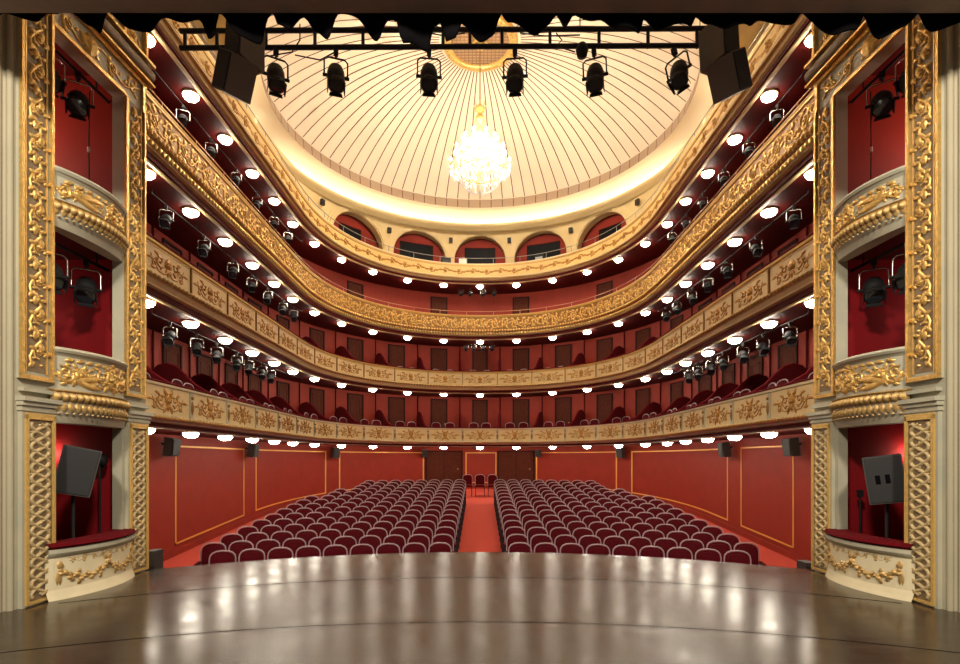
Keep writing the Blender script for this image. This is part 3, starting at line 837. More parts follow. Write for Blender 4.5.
# ------------------------------------------------------------------ proscenium side walls with their stage boxes
A0 = Vector((5.12, 5.85)); B0 = Vector((5.05, 8.0)); DR = (B0 - A0).normalized(); LN = (B0 - A0).length; NI = Vector((-DR.y, DR.x))
def Q(sg, t, z, w): 
    p = A0 + DR * t + NI * w
    return Vector((sg * p.x, p.y, z))
def pbox(mb, sg, t0, t1, z0, z1, w0, w1): mb.box(t0, t1, w0, w1, z0, z1, lambda t, w, z: Q(sg, t, z, w))
T0, T1 = .43, 1.65
SIDE = {-1: 'left-side', 1: 'right-side'}
for sg in (-1, 1):
    sd = SIDE[sg]; nm = 'left' if sg < 0 else 'right'
    mb = MB()
    pbox(mb, sg, -.02, T0, -.02, 12, -.14, 0); pbox(mb, sg, T1, LN, -.02, 12, -.14, 0); pbox(mb, sg, T0, T1, 6.8, 12, -.14, 0)
    struct('wall_%s_proscenium' % nm, mb, 'stone')
    # plaster jamb towards the stage
    mb = MB(); x0, x1 = 5.12 * sg, 5.75 * sg
    mb.add([(sg * 5.12, 5.85, 0), (sg * 5.24, 5.72, 0), (sg * 5.75, 5.5, 0), (sg * 5.75, 5.9, 0)] + [(sg * 5.12, 5.85, 12), (sg * 5.24, 5.72, 12), (sg * 5.75, 5.5, 12), (sg * 5.75, 5.9, 12)],
           [(0, 1, 5, 4), (1, 2, 6, 5), (2, 3, 7, 6), (3, 0, 4, 7), (4, 5, 6, 7), (0, 3, 2, 1)])
    struct('wall_%s_jamb' % nm, mb, 'jamb')
    mb = MB(); 
    for dx, r in ((5.15, .035), (5.215, .03)): mb.tube([(sg * dx, 5.85 - (dx - 5.12) * 1.08 - .01, 0), (sg * dx, 5.85 - (dx - 5.12) * 1.08 - .01, 12)], r, 8)
    struct('trim_%d' % tn, mb, 'jamb' ); tn += 1
    mb = MB(); mb.box(sg * 5.7, sg * 9.2, 5.55, 5.9, 0, 12); struct('wall_%s_stage' % nm, mb, 'jamb')
    # pedestal capitals / string course at z 2.3
    for (ta, tb, who, spx) in ((0, T0, 'outer', 'beside the stage edge'), (T1 + .04, 2.13, 'inner', 'beside the stalls')):
        # lower pilaster
        pl = thing('pilaster', '%s lower pilaster with gilded interlace, %s of the stage, %s' % (who, sd, spx), 'pilaster', group='lower proscenium pilasters'); pl['kind'] = 'thing'
        a, b = ta + .02, tb + (.04 if who == 'outer' else .02)
        mb = MB(); pbox(mb, sg, a, b, 0, 2.26, 0, .05); mb.build('shaft', 'stone', pl)
        mb = MB(); pbox(mb, sg, a - .02, b + .02, 2.26, 2.31, 0, .08); pbox(mb, sg, a - .03, b + .03, 2.31, 2.36, 0, .11); pbox(mb, sg, a - .015, b + .015, 2.2, 2.24, 0, .065); pbox(mb, sg, a, b, 2.42, 2.46, 0, .07)
        mb.build('capital', 'stone', pl)
        mb = MB(); f0, f1, g0, g1 = a + .03, b - .03, .05, 2.16
        for q in ((f0, f0 + .035, g0, g1), (f1 - .035, f1, g0, g1), (f0, f1, g1 - .05, g1 + .02), (f0, f1, g0 - .03, g0)): pbox(mb, sg, q[0], q[1], q[2], q[3], .05, .075)
        mb.build('gilded_frame', 'paleg', pl)
        mb = MB(); pbox(mb, sg, f0 + .035, f1 - .035, g0, g1 - .05, .05, .052); mb.build('field', 'groove', pl)
        mb = MB(); cx = (f0 + f1) / 2; am = (f1 - f0) / 2 - .075; fn = lambda u, v, w: Q(sg, cx + v, u, .052 + w)
        nn = 150
        for ph in (0, 2 * pi / 3, 4 * pi / 3):
            rtube(mb, fn, [(g0 + .04 + (g1 - g0 - .13) * i / nn, am * sin(i / nn * 2 * pi * 5.5 + ph)) for i in range(nn + 1)], .023, .023, n=4, h=1.0)
        for i in range(21):
            boss(mb, fn, g0 + .07 + i * (g1 - g0 - .18) / 20, 0, .018, .02, 6)
            for e in (-1, 1): boss(mb, fn, g0 + .12 + i * (g1 - g0 - .22) / 20, e * am * 1.05, .014, .02, 5)
        mb.build('interlace_ornament', 'oldgold', pl)
        # upper pilaster
        pl = thing('pilaster', '%s tall upper pilaster with gilded running scroll, %s of the stage' % (who, sd), 'pilaster', group='upper proscenium pilasters'); pl['kind'] = 'thing'
        a, b = (ta, tb) if who == 'outer' else (T1, 2.07); zt = 9.5 if who == 'outer' else 6.82
        mb = MB(); pbox(mb, sg, a, b, 2.56, zt, 0, .03); mb.build('shaft', 'stone', pl)
        mb = MB()
        for q in ((a, a + .035, 2.6, zt), (b - .035, b, 2.6, zt), (a, b, 2.56, 2.61)): pbox(mb, sg, q[0], q[1], q[2], q[3], .03, .07)
        for q in ((a + .07, a + .085, 2.64, zt), (b - .085, b - .07, 2.64, zt)): pbox(mb, sg, q[0], q[1], q[2], q[3], .03, .045)
        mb.build('gilded_frame', 'gold', pl)
        mb = MB(); pbox(mb, sg, a + .085, b - .085, 2.65, zt, .03, .033); mb.build('field', 'groove', pl)
        mb = MB(); cx = (a + b) / 2; fn = lambda u, v, w: Q(sg, cx + v, u, .033 + w); un = .4; k = int((zt - 2.7) / un)
        for i in range(k):
            u0 = 2.72 + un * i; e = 1 if i % 2 == 0 else 1
            rtube(mb, fn, [(u0, -.06 * e), (u0 + .1, -.085 * e), (u0 + .2, -.03 * e), (u0 + .3, .06 * e), (u0 + .38, .03), (u0 + .42, -.05)], .014, .02, h=1.3)
            scroll(mb, fn, u0 + .17, .03 * e, .085, pi, 1.3, 1, .017, 4)
            leaf(mb, fn, u0 + .28, .04 * e, 2.6, .14, .035, .035, bend=.8); leaf(mb, fn, u0 + .3, -.02 * e, .3, .16, .035, .035, bend=-.7)
            leaf(mb, fn, u0 + .05, -.03, -2.4, .1, .028, .03); leaf(mb, fn, u0 + .12, .1, .6, .12, .03, .03, bend=1); leaf(mb, fn, u0 + .22, -.09, 2.2, .1, .028, .03, bend=-1); leaf(mb, fn, u0 + .36, .06, 1.2, .08, .025, .03); boss(mb, fn, u0 + .33, -.07, .02, .03, 6); boss(mb, fn, u0 + .02, .06, .018, .03, 6); boss(mb, fn, u0 + .17, .03 * e, .03, .035, 7)
        mb.build('scroll_ornament', 'gold', pl)
    # head of the box opening: gilded band, roll cornice, panel over it
    fr = thing('box_lintel', 'gilded band and roll cornice over the top stage box, %s of the stage' % sd, 'lintel'); fr['kind'] = 'thing'
    mb = MB(); pbox(mb, sg, T0, 2.05, 6.8, 7.26, 0, .03); mb.build('band', 'stone', fr)
    mb = MB()
    for q in ((T0, T1 + .0, 6.8, 6.85), (T0, 2.08, 7.2, 7.26), (2.0, 2.05, 6.8, 7.26)): pbox(mb, sg, q[0], q[1], q[2], q[3], .03, .07)
    mb.build('gilded_edge', 'gold', fr)
    mb = MB(); fn = lambda u, v, w: Q(sg, u, v, .03 + w); vine(mb, fn, T0 + .05, 2.0, 7.03, .16, .34, .018, 3)
    leaf(mb, fn, 1.0, 6.83, pi / 2, .34, .09, .09); leaf(mb, fn, 1.0, 6.9, 2.2, .24, .06, .06); leaf(mb, fn, 1.0, 6.9, .9, .24, .06, .06)
    mb.build('gilded_scroll', 'gold', fr)
    mb = MB(); n = 8
    prof = [(0, 7.27), (.1, 7.28), (.12, 7.32)] + [(.07 + .09 * cos(a), 7.42 + .1 * sin(a)) for a in [-pi / 2 + pi * i / n for i in range(n + 1)]] + [(.05, 7.56), (0, 7.58)]
    vs = [Q(sg, t, z, w) for t in (0, 2.15) for w, z in prof]; m_ = len(prof)
    mb.add(vs, [(i, i + 1, m_ + i + 1, m_ + i) for i in range(m_ - 1)], True); mb.add(vs, [tuple(range(m_)), tuple(range(2 * m_ - 1, m_ - 1, -1))]); mb.build('roll_cornice', 'groove', fr)
    mb = MB(); pbox(mb, sg, 0, 2.17, 7.56, 7.6, 0, .15); pbox(mb, sg, 0, 2.17, 7.27, 7.3, 0, .14); mb.build('gilded_fillet', 'gold', fr)
    mb = MB(); pbox(mb, sg, 1.62, 1.67, 7.62, 10.5, 0, .06); pbox(mb, sg, 2.08, 2.13, 7.62, 10.5, 0, .06); mb.build('panel_frame', 'gold', fr)
    mb = MB(); fn = lambda u, v, w: Q(sg, 1.87 + v, u, w); vine(mb, fn, 7.65, 10.4, 0, .17, .42, .022, 4); mb.build('panel_scroll', 'gold', fr)

    # bowed parapets
    BW = [T0, T1]
    def W(sg, a, z, w, k=1): return Q(sg, BW[0] + (BW[1] - BW[0]) * a, z, .2 * k * (sin(pi * min(max(a, 0), 1)) ** .75) + w)
    def bow(mb, prof, n=24, closed=True, smooth=False):
        vs = []; m = len(prof)
        for i in range(n + 1):
            for k, w, z in prof: vs.append(W(sg, i / n, z, w, k))
        mb.add(vs, [(i * m + j, (i + 1) * m + j, (i + 1) * m + (j + 1) % m, i * m + (j + 1) % m) for i in range(n) for j in range(m if closed else m - 1)], smooth)
    LW = T1 - T0
    for lev, zt, zb in (('top', 5.15, 4.45), ('middle', 3.0, 2.1), ('bottom', .65, 0)):
        pr = thing('box_parapet', {'top': 'bowed gilded parapet of the top stage box', 'middle': 'bowed parapet with gilded cartouche, middle stage box', 'bottom': 'cream parapet with garland and red velvet top, bottom stage box'}[lev] + ', ' + sd + ' of the stage', 'parapet', group='stage box parapets'); pr['kind'] = 'thing'
        BW[:] = {'top': [T0 - .02, T1 + .02], 'middle': [T0 - .02, T1 + .04], 'bottom': [T0 - .12, T1 + .12]}[lev]; LW = BW[1] - BW[0]
        if lev != 'bottom':
            mb = MB(); zc = zb + .38 if lev == 'middle' else zb + .3
            bow(mb, [(.5, 0, zb), (.62, .02, zb + .08), (.8, .03, zb + .12), (1, .03, zc - .03), (.88, 0, zc + .02), (.95, 0, zt - .06), (.95, -.1, zt - .06), (0, -.1, zt - .06), (0, -.1, zb)]); mb.build('front', 'stone', pr)
            mb = MB(); bow(mb, [(1, .04, zt - .06), (1, .06, zt - .03), (1, .04, zt), (1, -.12, zt), (1, -.12, zt - .06)])
            bow(mb, [(.95, 0, zt - .1), (.98, .03, zt - .06), (.95, -.01, zt - .06)]); mb.build('top_rail', 'stone', pr)
            mb = MB(); n = 17
            for i in range(n):
                a = (i + .5) / n
                fn = lambda u, v, w: W(sg, a + u / LW, v, w + .03, 1)
                boss(mb, fn, 0, zc - .07, .06, .06, 7, ru=.042)
                fn2 = lambda u, v, w: W(sg, a + u / LW, v, w + .03, .9)
                leaf(mb, fn2, 0, zb + .13, pi / 2, .12, .034, .03, n=4)
                boss(mb, fn2, .03, zb + .11, .014, .02, 5)
            bow(mb, [(1, .03, zc - .015), (1, .06, zc - .0), (.9, 0, zc + .02)])
            mb.build('gilded_roll', 'goldm', pr)
            mb = MB(); k_ = .9 if lev == 'top' else 1.0
            fn = lambda u, v, w: W(sg, .5 + u / LW, v, w * 1.3 + .003, .92)
            H = zt - .1 - zc - .03
            panel_orn(mb, fn, .12, zc + .03, H, 1.0, True)
            scroll(mb, fn, .2, zc + .03 + H * .5, H * .42, 1, 1.6, 1, .02, 5)
            leaf(mb, fn, .0, zc + .2, pi, .5, .04, .03, bend=.4); leaf(mb, fn, -.05, zc + .08, pi, .42, .035, .03, bend=-.5); leaf(mb, fn, .35, zc + .2, .1, .22, .04, .03, bend=.6)
            panel_orn(mb, fn, -.33, zc + .06, H * .8, .5, True); scroll(mb, fn, -.5, zc + H * .5, H * .3, 2, 1.4, -1, .015, 5); scroll(mb, fn, .5, zc + H * .55, H * .3, 2, 1.4, 1, .015, 5)
            for q in range(9): leaf(mb, fn, -.5 + q * .12, zt - .15, .3, .11, .025, .025)
            mb.build('gilded_cartouche', 'gold', pr)
        else:
            mb = MB(); bow(mb, [(1.03, .1, 0), (1.02, .08, .05), (1.0, .06, .12), (.97, .05, zt - .12), (.95, -.12, zt - .12), (0, -.1, zt - .12), (0, -.1, 0)]); mb.build('front', 'cream', pr)
            mb = MB(); bow(mb, [(.95, .05, zt - .16), (1.02, .08, zt - .13), (1.05, .1, zt - .1), (1.05, .1, zt - .06), (1, .06, zt - .05), (1, -.12, zt - .05), (.95, -.12, zt - .16)]); mb.build('ledge', 'stone', pr)
            mb = MB(); bow(mb, [(1.02, .08, zt - .05), (1.05, .12, zt - .02), (1.02, .1, zt + .01), (1, .04, zt + .02), (1, -.2, zt + .02), (1, -.2, zt - .05)], smooth=False); mb.build('velvet_top', 'velvet', pr)
            mb = MB(); fn = lambda u, v, w: W(sg, .5 + u / LW, v, w + .045, .98)
            for e in (-1, 1):
                p0 = e * .6; pm = 0
                nn = 14
                for i in range(nn + 1):
                    t = i / nn; u = p0 + (0 - p0) * t; v = .3 - .08 * sin(pi * t) + .03 * sin(i * 2.1)
                    boss(mb, fn, u, v, .032 + .008 * sin(i * 1.7), .045, 6)
                    if i % 2: leaf(mb, fn, u, v, -pi / 2 + sin(i * 2.), .09, .025, .035)
                    else: leaf(mb, fn, u, v, pi / 2 + sin(i * 3.), .08, .022, .035)
                leaf(mb, fn, e * .6, .34, pi / 2, .12, .035, .03); leaf(mb, fn, e * .62, .33, -pi / 2, .2, .035, .03)
                leaf(mb, fn, 0, .36, pi / 2 + e * .7, .12, .03, .03)
            rtube(mb, fn, [(-.6 + 1.2 * i / 30, .32 - .1 * abs(sin(2 * pi * i / 30)) ) for i in range(31)], .03, .03)
            boss(mb, fn, 0, .34, .05, .05); boss(mb, fn, .34, .42, .02, .02, 6); boss(mb, fn, -.34, .42, .02, .02, 6)
            mb.build('garland', 'goldm', pr)
            mb = MB(); vine(mb, fn, -.52, .52, zt - .2, .05, .13, .009, 2); mb.build('upper_scroll', 'goldm', pr)
    # red box rooms behind the openings
    for lev, z0, z1, cm in (('bottom', .0, 2.2, 'crimson'), ('middle', 2.3, 4.62, 'crimson'), ('top', 4.7, 7.35, 'red')):
        mb = MB(); xa, xb = sg * 5.27, sg * 7.6
        mb.box(xa, xb, 7.86, 7.95, z0, z1); mb.box(xa, xb, 5.93, 5.99, z0, z1); mb.box(xb, xb + sg * .06, 5.93, 7.95, z0, z1)
        struct('wall_%s_box_%s' % (nm, lev), mb, cm)
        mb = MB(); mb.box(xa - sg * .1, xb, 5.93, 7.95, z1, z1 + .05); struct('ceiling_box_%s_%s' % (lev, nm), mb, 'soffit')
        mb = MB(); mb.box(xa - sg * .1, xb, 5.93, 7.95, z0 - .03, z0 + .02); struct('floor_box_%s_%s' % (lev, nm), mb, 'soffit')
    wl = thing('wall_lamp', 'small lit wall lamp behind the speaker in the bottom stage box, %s' % sd, 'lamp', (sg * 6.33, 7.85, 1.74), group='lamps in the bottom stage boxes')
    mb = MB(); mb.lathe([(0, -.06), (.04, -.05), (.055, 0), (.05, .04), (0, .05)], (0, -.08, 0), 12); mb.build('lamp_shade', 'walllamp', wl)
    mb = MB(); mb.box(-.02, .02, -.05, .01, -.03, .03); mb.build('bracket', 'goldm', wl)

# velvet seats and things standing in the bottom boxes
k = thing('armchair', 'dark red armchair with rounded back in the bottom stage box, left-side', 'chair', (-5.75, 6.55, .02), 1.2)
mb = MB(); pts = arch_pts(.25, .45, .72, .84); slab(mb, pts, .2, .27); mb.build('backrest', 'seatv', k)
mb = MB(); mb.tube([(x, .23, z) for x, z in arch_pts(.27, .4, .73, .87)], .02, 6); mb.build('back_frame', 'seatd', k)
mb = MB(); slab(mb, [(-.26, .38), (-.26, .44), (-.2, .47), (.2, .47), (.26, .44), (.26, .38)], -.26, .24); mb.build('seat_cushion', 'seatv', k)
for sx in (-1, 1):
    for sy in (-1, 1):
        mb = MB(); mb.tube([(sx * .22, sy * .22, .39), (sx * .23, sy * .24, 0)], [.022, .015], 5); mb.build('leg', 'seatd', k)
def box_speaker(sg, px_, py_, d_, tilt, lab):
    c = at(px_, py_, d_); t = thing('loudspeaker', lab, 'speaker', c)
    t.rotation_euler = (0, tilt, sg * -.55)
    mb = MB(); w, h, dp = .2, .3, .22
    mb.add([(-w, -dp, -h), (w, -dp, -h), (w * .6, dp, -h), (-w * .6, dp, -h), (-w, -dp, h), (w, -dp, h), (w * .6, dp, h), (-w * .6, dp, h)], [(0, 1, 5, 4), (1, 2, 6, 5), (2, 3, 7, 6), (3, 0, 4, 7), (4, 5, 6, 7), (0, 3, 2, 1)]); mb.build('cabinet', 'spk', t)
    mb = MB(); mb.box(-w + .02, w - .02, -dp - .015, -dp, -h + .02, h - .02); mb.build('front_grille', 'grille', t)
    if sg > 0:
        mb = MB(); mb.box(-.1, -.05, -dp - .02, -dp - .014, -.05, .06); mb.box(.0, .05, -dp - .02, -dp - .014, -.05, .06); mb.build('front_port', 'blackc', t)
    mb = MB(); cc = Matrix.Rotation(-tilt, 3, 'Y') @ Vector((0, 0, 1)); base = Vector((0, 0, -h)); L = c.z - .31
    dn_ = Matrix.Rotation(tilt, 3, 'Y').inverted() @ Vector((0, 0, -1)); e = base + dn_ * (c.z - h - .0)
    mb.tube([(0, 0, -h + .02), tuple(Vector((0, 0, -h + .02)) + dn_ * (c.z - h * .98))], .02, 8)
    foot = Vector((0, 0, -h + .02)) + dn_ * (c.z - h * .98)
    for q in range(3):
        a = 2.1 * q; dir_ = Matrix.Rotation(tilt, 3, 'Y').inverted() @ Vector((cos(a) * .22, sin(a) * .22, 0))
        mb.tube([tuple(foot - dn_ * .25), tuple(foot + dir_)], .012, 5)
    mb.build('tripod_stand', 'black', t)
    return t
box_speaker(-1, 79, 471, 6.8, .22, 'black loudspeaker tilted on a stand in the bottom stage box, left-side of the stage')
box_speaker(1, 883, 479, 6.8, -.14, 'black loudspeaker with small ports in the bottom stage box, right-side of the stage')

# ------------------------------------------------------------------ spotlights
def spot_proto(name, tilt, body_mat, yoke_mat):
    t = thing(name, '', 'spotlight')
    mb = MB(); mb.box(-.03, .03, -.03, .03, -.06, .02); mb.tube([(0, 0, -.05), (0, 0, -.1)], .015, 6); mb.build('clamp', 'black', t)
    mb = MB(); mb.tube([(-.145, 0, -.34), (-.145, 0, -.14), (-.11, 0, -.105), (.11, 0, -.105), (.145, 0, -.14), (.145, 0, -.34)], .011, 6); mb.build('yoke', yoke_mat, t)
    R = Matrix.Translation((0, 0, -.34)) @ Matrix.Rotation(tilt, 4, 'X') @ Matrix.Diagonal((1.05, 1.05, .85, 1))
    mb = MB(); mb.lathe([(0, .17), (.07, .17), (.09, .15), (.095, .08), (.105, .075), (.105, -.06), (.085, -.07), (.085, -.16), (.105, -.165), (.105, -.19), (.0, -.175)], n=14, mtx=R); mb.build('lamp_body', body_mat, t)
    mb = MB(); mb.lathe([(.09, -.192), (.05, -.2), (0, -.202)], n=14, mtx=R); mb.build('lens', 'lens', t)
    mb = MB()
    for a in range(4):
        r = Matrix.Rotation(a * pi / 2, 4, 'Z'); vs = [R @ r @ Vector(q) for q in ((-.07, .09, -.19), (.07, .09, -.19), (.08, .1, -.25), (-.08, .1, -.25), (-.07, .097, -.19), (.07, .097, -.19), (.08, .107, -.25), (-.08, .107, -.25))]
        mb.add(vs, [(0, 1, 2, 3), (4, 7, 6, 5), (0, 4, 5, 1), (1, 5, 6, 2), (2, 6, 7, 3), (3, 7, 4, 0)])
    mb.build('barn_doors', 'black', t)
    mb = MB(); mb.tube([R @ Vector((.1, 0, 0)), (.165, 0, -.34)], .02, 8); mb.tube([R @ Vector((-.1, 0, 0)), (-.165, 0, -.34)], .02, 8); mb.build('tilt_knob', 'black', t)
    return t
TD = 6.6
# lighting ladder truss
tr = thing('lighting_truss', 'black ladder truss with cables hanging across the dome below the curtain', 'truss')
xL, xR = at(180, 0, TD).x, at(706, 0, TD).x; zl = at(0, 48, TD).z; zu = at(0, 31, TD).z
for z, nm in ((zu, 'upper_chord'), (zl, 'lower_chord')):
    mb = MB(); mb.tube([(xL, TD, z), (xR, TD, z + .03)], .03, 8); mb.build(nm, 'black', tr)
for px_ in (185, 217, 266, 315, 363, 412, 443, 470, 502, 550, 599, 648, 697):
    x = at(px_, 0, TD).x; mb = MB(); mb.tube([(x, TD, zl), (x, TD, zu + .02)], .022, 6); mb.build('rung', 'black', tr)
for i, pts in enumerate([[(262, 36), (258, 52), (240, 50)], [(300, 24), (300, 40), (292, 52), (270, 56)], [(295, 55), (320, 60), (335, 52)], [(556, 33), (562, 40), (556, 46), (575, 52)], [(430, 33), (445, 36), (465, 33)], [(520, 33), (545, 36), (580, 35)]]):
    mb = MB(); mb.tube([tuple(at(a, b, TD - .05)) for a, b in pts], .008, 5); mb.build('cable', 'black', tr)
for px_ in (215, 700, 330, 580):
    x = at(px_, 0, TD).x; mb = MB(); mb.tube([(x, TD, zu), (x, TD, 9.4)], .006, 4); mb.build('suspension_wire', 'black', tr)
mb = MB(); mb.lathe([(0, -.09), (.06, -.08), (.08, 0), (.05, .07), (0, .08)], at(582, 50, TD - .06), 10); mb.build('junction_box', 'black', tr)
sp1 = spot_proto('stage_spotlight', -.38, 'spk', 'black'); first = True
TN = ['first from the left-side end', 'second from the left-side end', 'third, just left of centre'.replace('left of', 'before'), 'fourth, just past centre', 'fifth, toward the right-side end', 'last at the right-side end']
for i, (px_, rz) in enumerate(((276, .5), (336, .3), (429, .1), (515, -.1), (594, -.3), (674, -.8))):
    x = at(px_, 0, TD).x
    o = place(sp1, first, (x, TD, zl - .03), (0, (0, 0, 0, .0, .04, .2)[i] * -1, rz), 'black barn-door spotlight on the ladder truss, %s' % TN[i], 'spotlights on the ladder truss'); first = False
    o.scale = (.97, .97, .97)
# line-array loudspeakers
for sg in (-1, 1):
    cx = 241 if sg < 0 else 723; d_ = 6.3
    t = thing('line_array_speaker', 'large black two-part loudspeaker hanging at the %s end of the truss' % SIDE[sg], 'speaker', at(cx, 26, d_))
    m = -sg  # towards the middle of the stage
    for q, (dx, dz, rot) in enumerate(((.05, -.24, .0), (-.07, -.60, .35))):
        mb = MB(); w, h, dp = .135, (.24, .21)[q], .17
        vs = [(-w, -dp, -h), (w, -dp, -h), (w, dp, -h), (-w, dp, -h), (-w, -dp, h), (w, -dp, h), (w, dp, h), (-w, dp, h)]
        Rm = Matrix.Rotation(m * (.06, .42)[q], 3, 'Y') @ Matrix.Rotation(rot, 3, 'X') @ Matrix.Rotation(-m * .45, 3, 'Z')
        vs = [Rm @ Vector(p) + Vector((m * dx, 0, dz)) for p in vs]
        mb.add(vs, [(0, 1, 5, 4), (1, 2, 6, 5), (2, 3, 7, 6), (3, 0, 4, 7), (4, 5, 6, 7), (0, 3, 2, 1)]); cb_ = mb.build('cabinet', 'array', t)
        mb = MB(); vs = [Rm @ Vector(p) + Vector((m * dx, 0, dz)) for p in [(x * .9, y, z * .92) for y in (-dp - .012, -dp + .004) for z in (-h, h) for x in (-w, w)]]
        mb.add(vs, [(0, 1, 3, 2), (4, 6, 7, 5), (0, 4, 5, 1), (2, 3, 7, 6), (0, 2, 6, 4), (1, 5, 7, 3)]); mb.build('front_grille', 'grille', cb_)
    mb = MB(); mb.box(-.02 + m * .0, .02, -.25, .25, -.02, .02); mb.tube([(0, -.1, 0), (0, -.1, 2.4)], .008, 5); mb.tube([(0, .1, 0), (0, .1, 2.4)], .008, 5); mb.build('flying_frame', 'black', t)

# spotlights under the side tiers, with their pipes
sp2 = spot_proto('balcony_spotlight', -.75, 'black', 'silver'); first = True
SPX = {4: (183, 211, 236, 257, 274, 288), 3: (166, 204, 233, 252, 268, 283, 294), 2: (170, 197, 217, 237, 249, 262, 271)}
for k in (2, 3, 4):
    T = TIERS[k]
    for sg in (-1, 1):
        a, b = (s_at_px(152, .8), s_at_px(302, .8)) if sg < 0 else (s_at_px(960 - 302, .8), s_at_px(960 - 152, .8))
        pp = thing('lighting_pipe', 'thin black lighting pipe under the %s balcony, %s' % (T['word'], SIDE[sg]), 'pipe')
        mb = MB(); mb.tube([P(a + (b - a) * i / 40, .8, T['sof'] - .08) for i in range(41)], .014, 6); mb.build('pipe', 'black', pp)
        for i in range(0, 41, 8):
            mb = MB(); q = P(a + (b - a) * i / 40, .8, 0); mb.tube([(q.x, q.y, T['sof'] - .08), (q.x, q.y, T['sof'])], .012, 5); mb.build('hanger', 'black', pp)
        for i, px_ in enumerate(SPX[k]):
            x_ = px_ if sg < 0 else 960 - px_; s_ = s_at_px(x_, .8); q = P(s_, .8, T['sof'] - .1)
            yaw = atan2(-q.x, q.y)  # faces the stage
            o = place(sp2, first, q, (0, 0, -atan2(q.x, q.y) * .6 + random.uniform(-.2, .2)), 'black spotlight on the pipe under the %s balcony, %s one from the stage, %s' % (T['word'], ORD[i + 1], SIDE[sg]), 'spotlights under the %s balcony' % T['word']); first = False
for k, pxs in ((4, (461, 470, 483, 494)), (3, (466, 474, 483, 492))):
    T = TIERS[k]
    for i, px_ in enumerate(pxs):
        s_ = s_at_px(px_, .9); q = P(s_, .9, T['sof'] + .0)
        o = place(sp2, False, q, (0, 0, 0), 'small spotlight in the central cluster under the %s balcony, %s from the left-side' % (T['word'], ORD[i + 1]), 'central spotlights under the %s balcony' % T['word']); o.scale = (.8, .8, .8)
    
# spotlights hanging in the upper stage boxes
for sg in (-1, 1):
    for lev, z, pos in (('top', 6.95, ((75, 6.6, 64), (92, 7.0, 84))), ('middle', 4.45, ((66, 6.6, 262), (104, 7.3, 280)))):
        pz = thing('lighting_pipe', 'short lighting pipe inside the %s stage box, %s' % (lev, SIDE[sg]), 'pipe')
        mb = MB(); x_ = sg * 5.5; mb.tube([(x_, 6.0, z), (x_, 7.85, z)], .022, 6); mb.build('pipe', 'black', pz)
        mb = MB(); mb.tube([(x_, 6.3, z), (x_, 6.3, z + (.42 if lev == 'top' else .19))], .012, 5); mb.build('hanger', 'black', pz)
        mb = MB(); mb.tube([(x_, 7.6, z), (x_, 7.6, z + (.42 if lev == 'top' else .19))], .012, 5); mb.build('hanger', 'black', pz)
        for i, yy in enumerate((6.75, 7.25) if lev == 'top' else (6.8, 7.4)):
            o = place(sp2, False, (sg * 5.5, yy, z - .02), (0, 0, -sg * (.9 - .3 * i)), 'black spotlight inside the %s stage box, %s, %s' % (lev, ('nearer the stage', 'farther from the stage')[i], SIDE[sg]), 'spotlights in the %s stage boxes' % lev)
            o.scale = (1.15, 1.15, 1.15)
    cb2 = thing('hanging_cable', 'thin dark cable with a plug hanging inside the top stage box, %s' % SIDE[sg], 'cable')
    mb = MB(); mb.tube([(sg * 5.6, 7.6, 6.93), (sg * 5.61, 7.6, 6.2), (sg * 5.6, 7.6, 5.2)], .008, 5); mb.build('cord', 'black', cb2)
    mb = MB(); mb.lathe([(0, -.04), (.02, -.03), (.02, .03), (0, .04)], (sg * 5.607, 7.6, 6.1), 8); mb.build('plug', 'white', cb2)
    # lamp stand in the bottom box
    st = thing('light_stand', 'black lamp stand in the bottom stage box, %s of the stage' % SIDE[sg], 'lamp stand', (sg * 5.45, 7.6, .02))
    zt = 1.62 if sg < 0 else 1.1
    mb = MB(); mb.tube([(0, 0, 0), (0, 0, zt)], .014, 6); mb.build('pole', 'black', st)
    mb = MB(); mb.lathe([(.12, 0), (.12, .02), (0, .03)], n=14); mb.build('base', 'black', st)
    mb = MB()
    if sg < 0: mb.lathe([(0, .12), (.06, .1), (.1, 0), (.1, -.04), (0, -.05)], (0, 0, zt), 10, Matrix.Rotation(-1.1, 4, 'X'))
    else: mb.box(-.03, .03, -.03, .03, zt, zt + .1)
    mb.build('lamp_head', 'black', st)
    pb_ = thing('floor_monitor', 'black upright box by the stage corner against the stalls wall, %s' % SIDE[sg], 'speaker', (sg * 5.2, 8.45, fz(8.45)))
    mb = MB(); mb.box(-.08, .08, -.12, .12, 0, 1.68 if sg < 0 else 1.5); mb.build('cabinet', 'spk', pb_)
    mb = MB(); mb.box(-.07, .07, -.135, -.12, .05, 1.45); mb.build('front_grille', 'grille', pb_)

# gallery clutter
g_ = thing('white_panel', 'small white board leaning on the gallery rail at the middle arch', 'board', P(s_at_px(463, .25), .25, 10.54), 0)
mb = MB(); mb.box(-.2, .2, -.02, .02, 0, 1.05); mb.box(-.17, .17, -.026, -.02, .75, 1.0); mb.build('board', 'white', g_)
for x, w in ((446, 'left-side'), (540, 'right-side')):
    s_ = s_at_px(x, .9); g_ = thing('equipment_rack', 'black equipment rack standing in the gallery, %s of the middle arch' % w, 'rack', P(s_, .9, 10.52), heading(s_) - pi / 2)
    mb = MB(); mb.box(-.22, .22, -.2, .2, 0, 1.25); mb.build('cabinet', 'black', g_)
    mb = MB()
    for i in range(5): mb.box(-.18, .18, -.215, -.2, .15 + i * .21, .3 + i * .21)
    mb.build('front_panel', 'steel' if x > 500 else 'spk', g_)

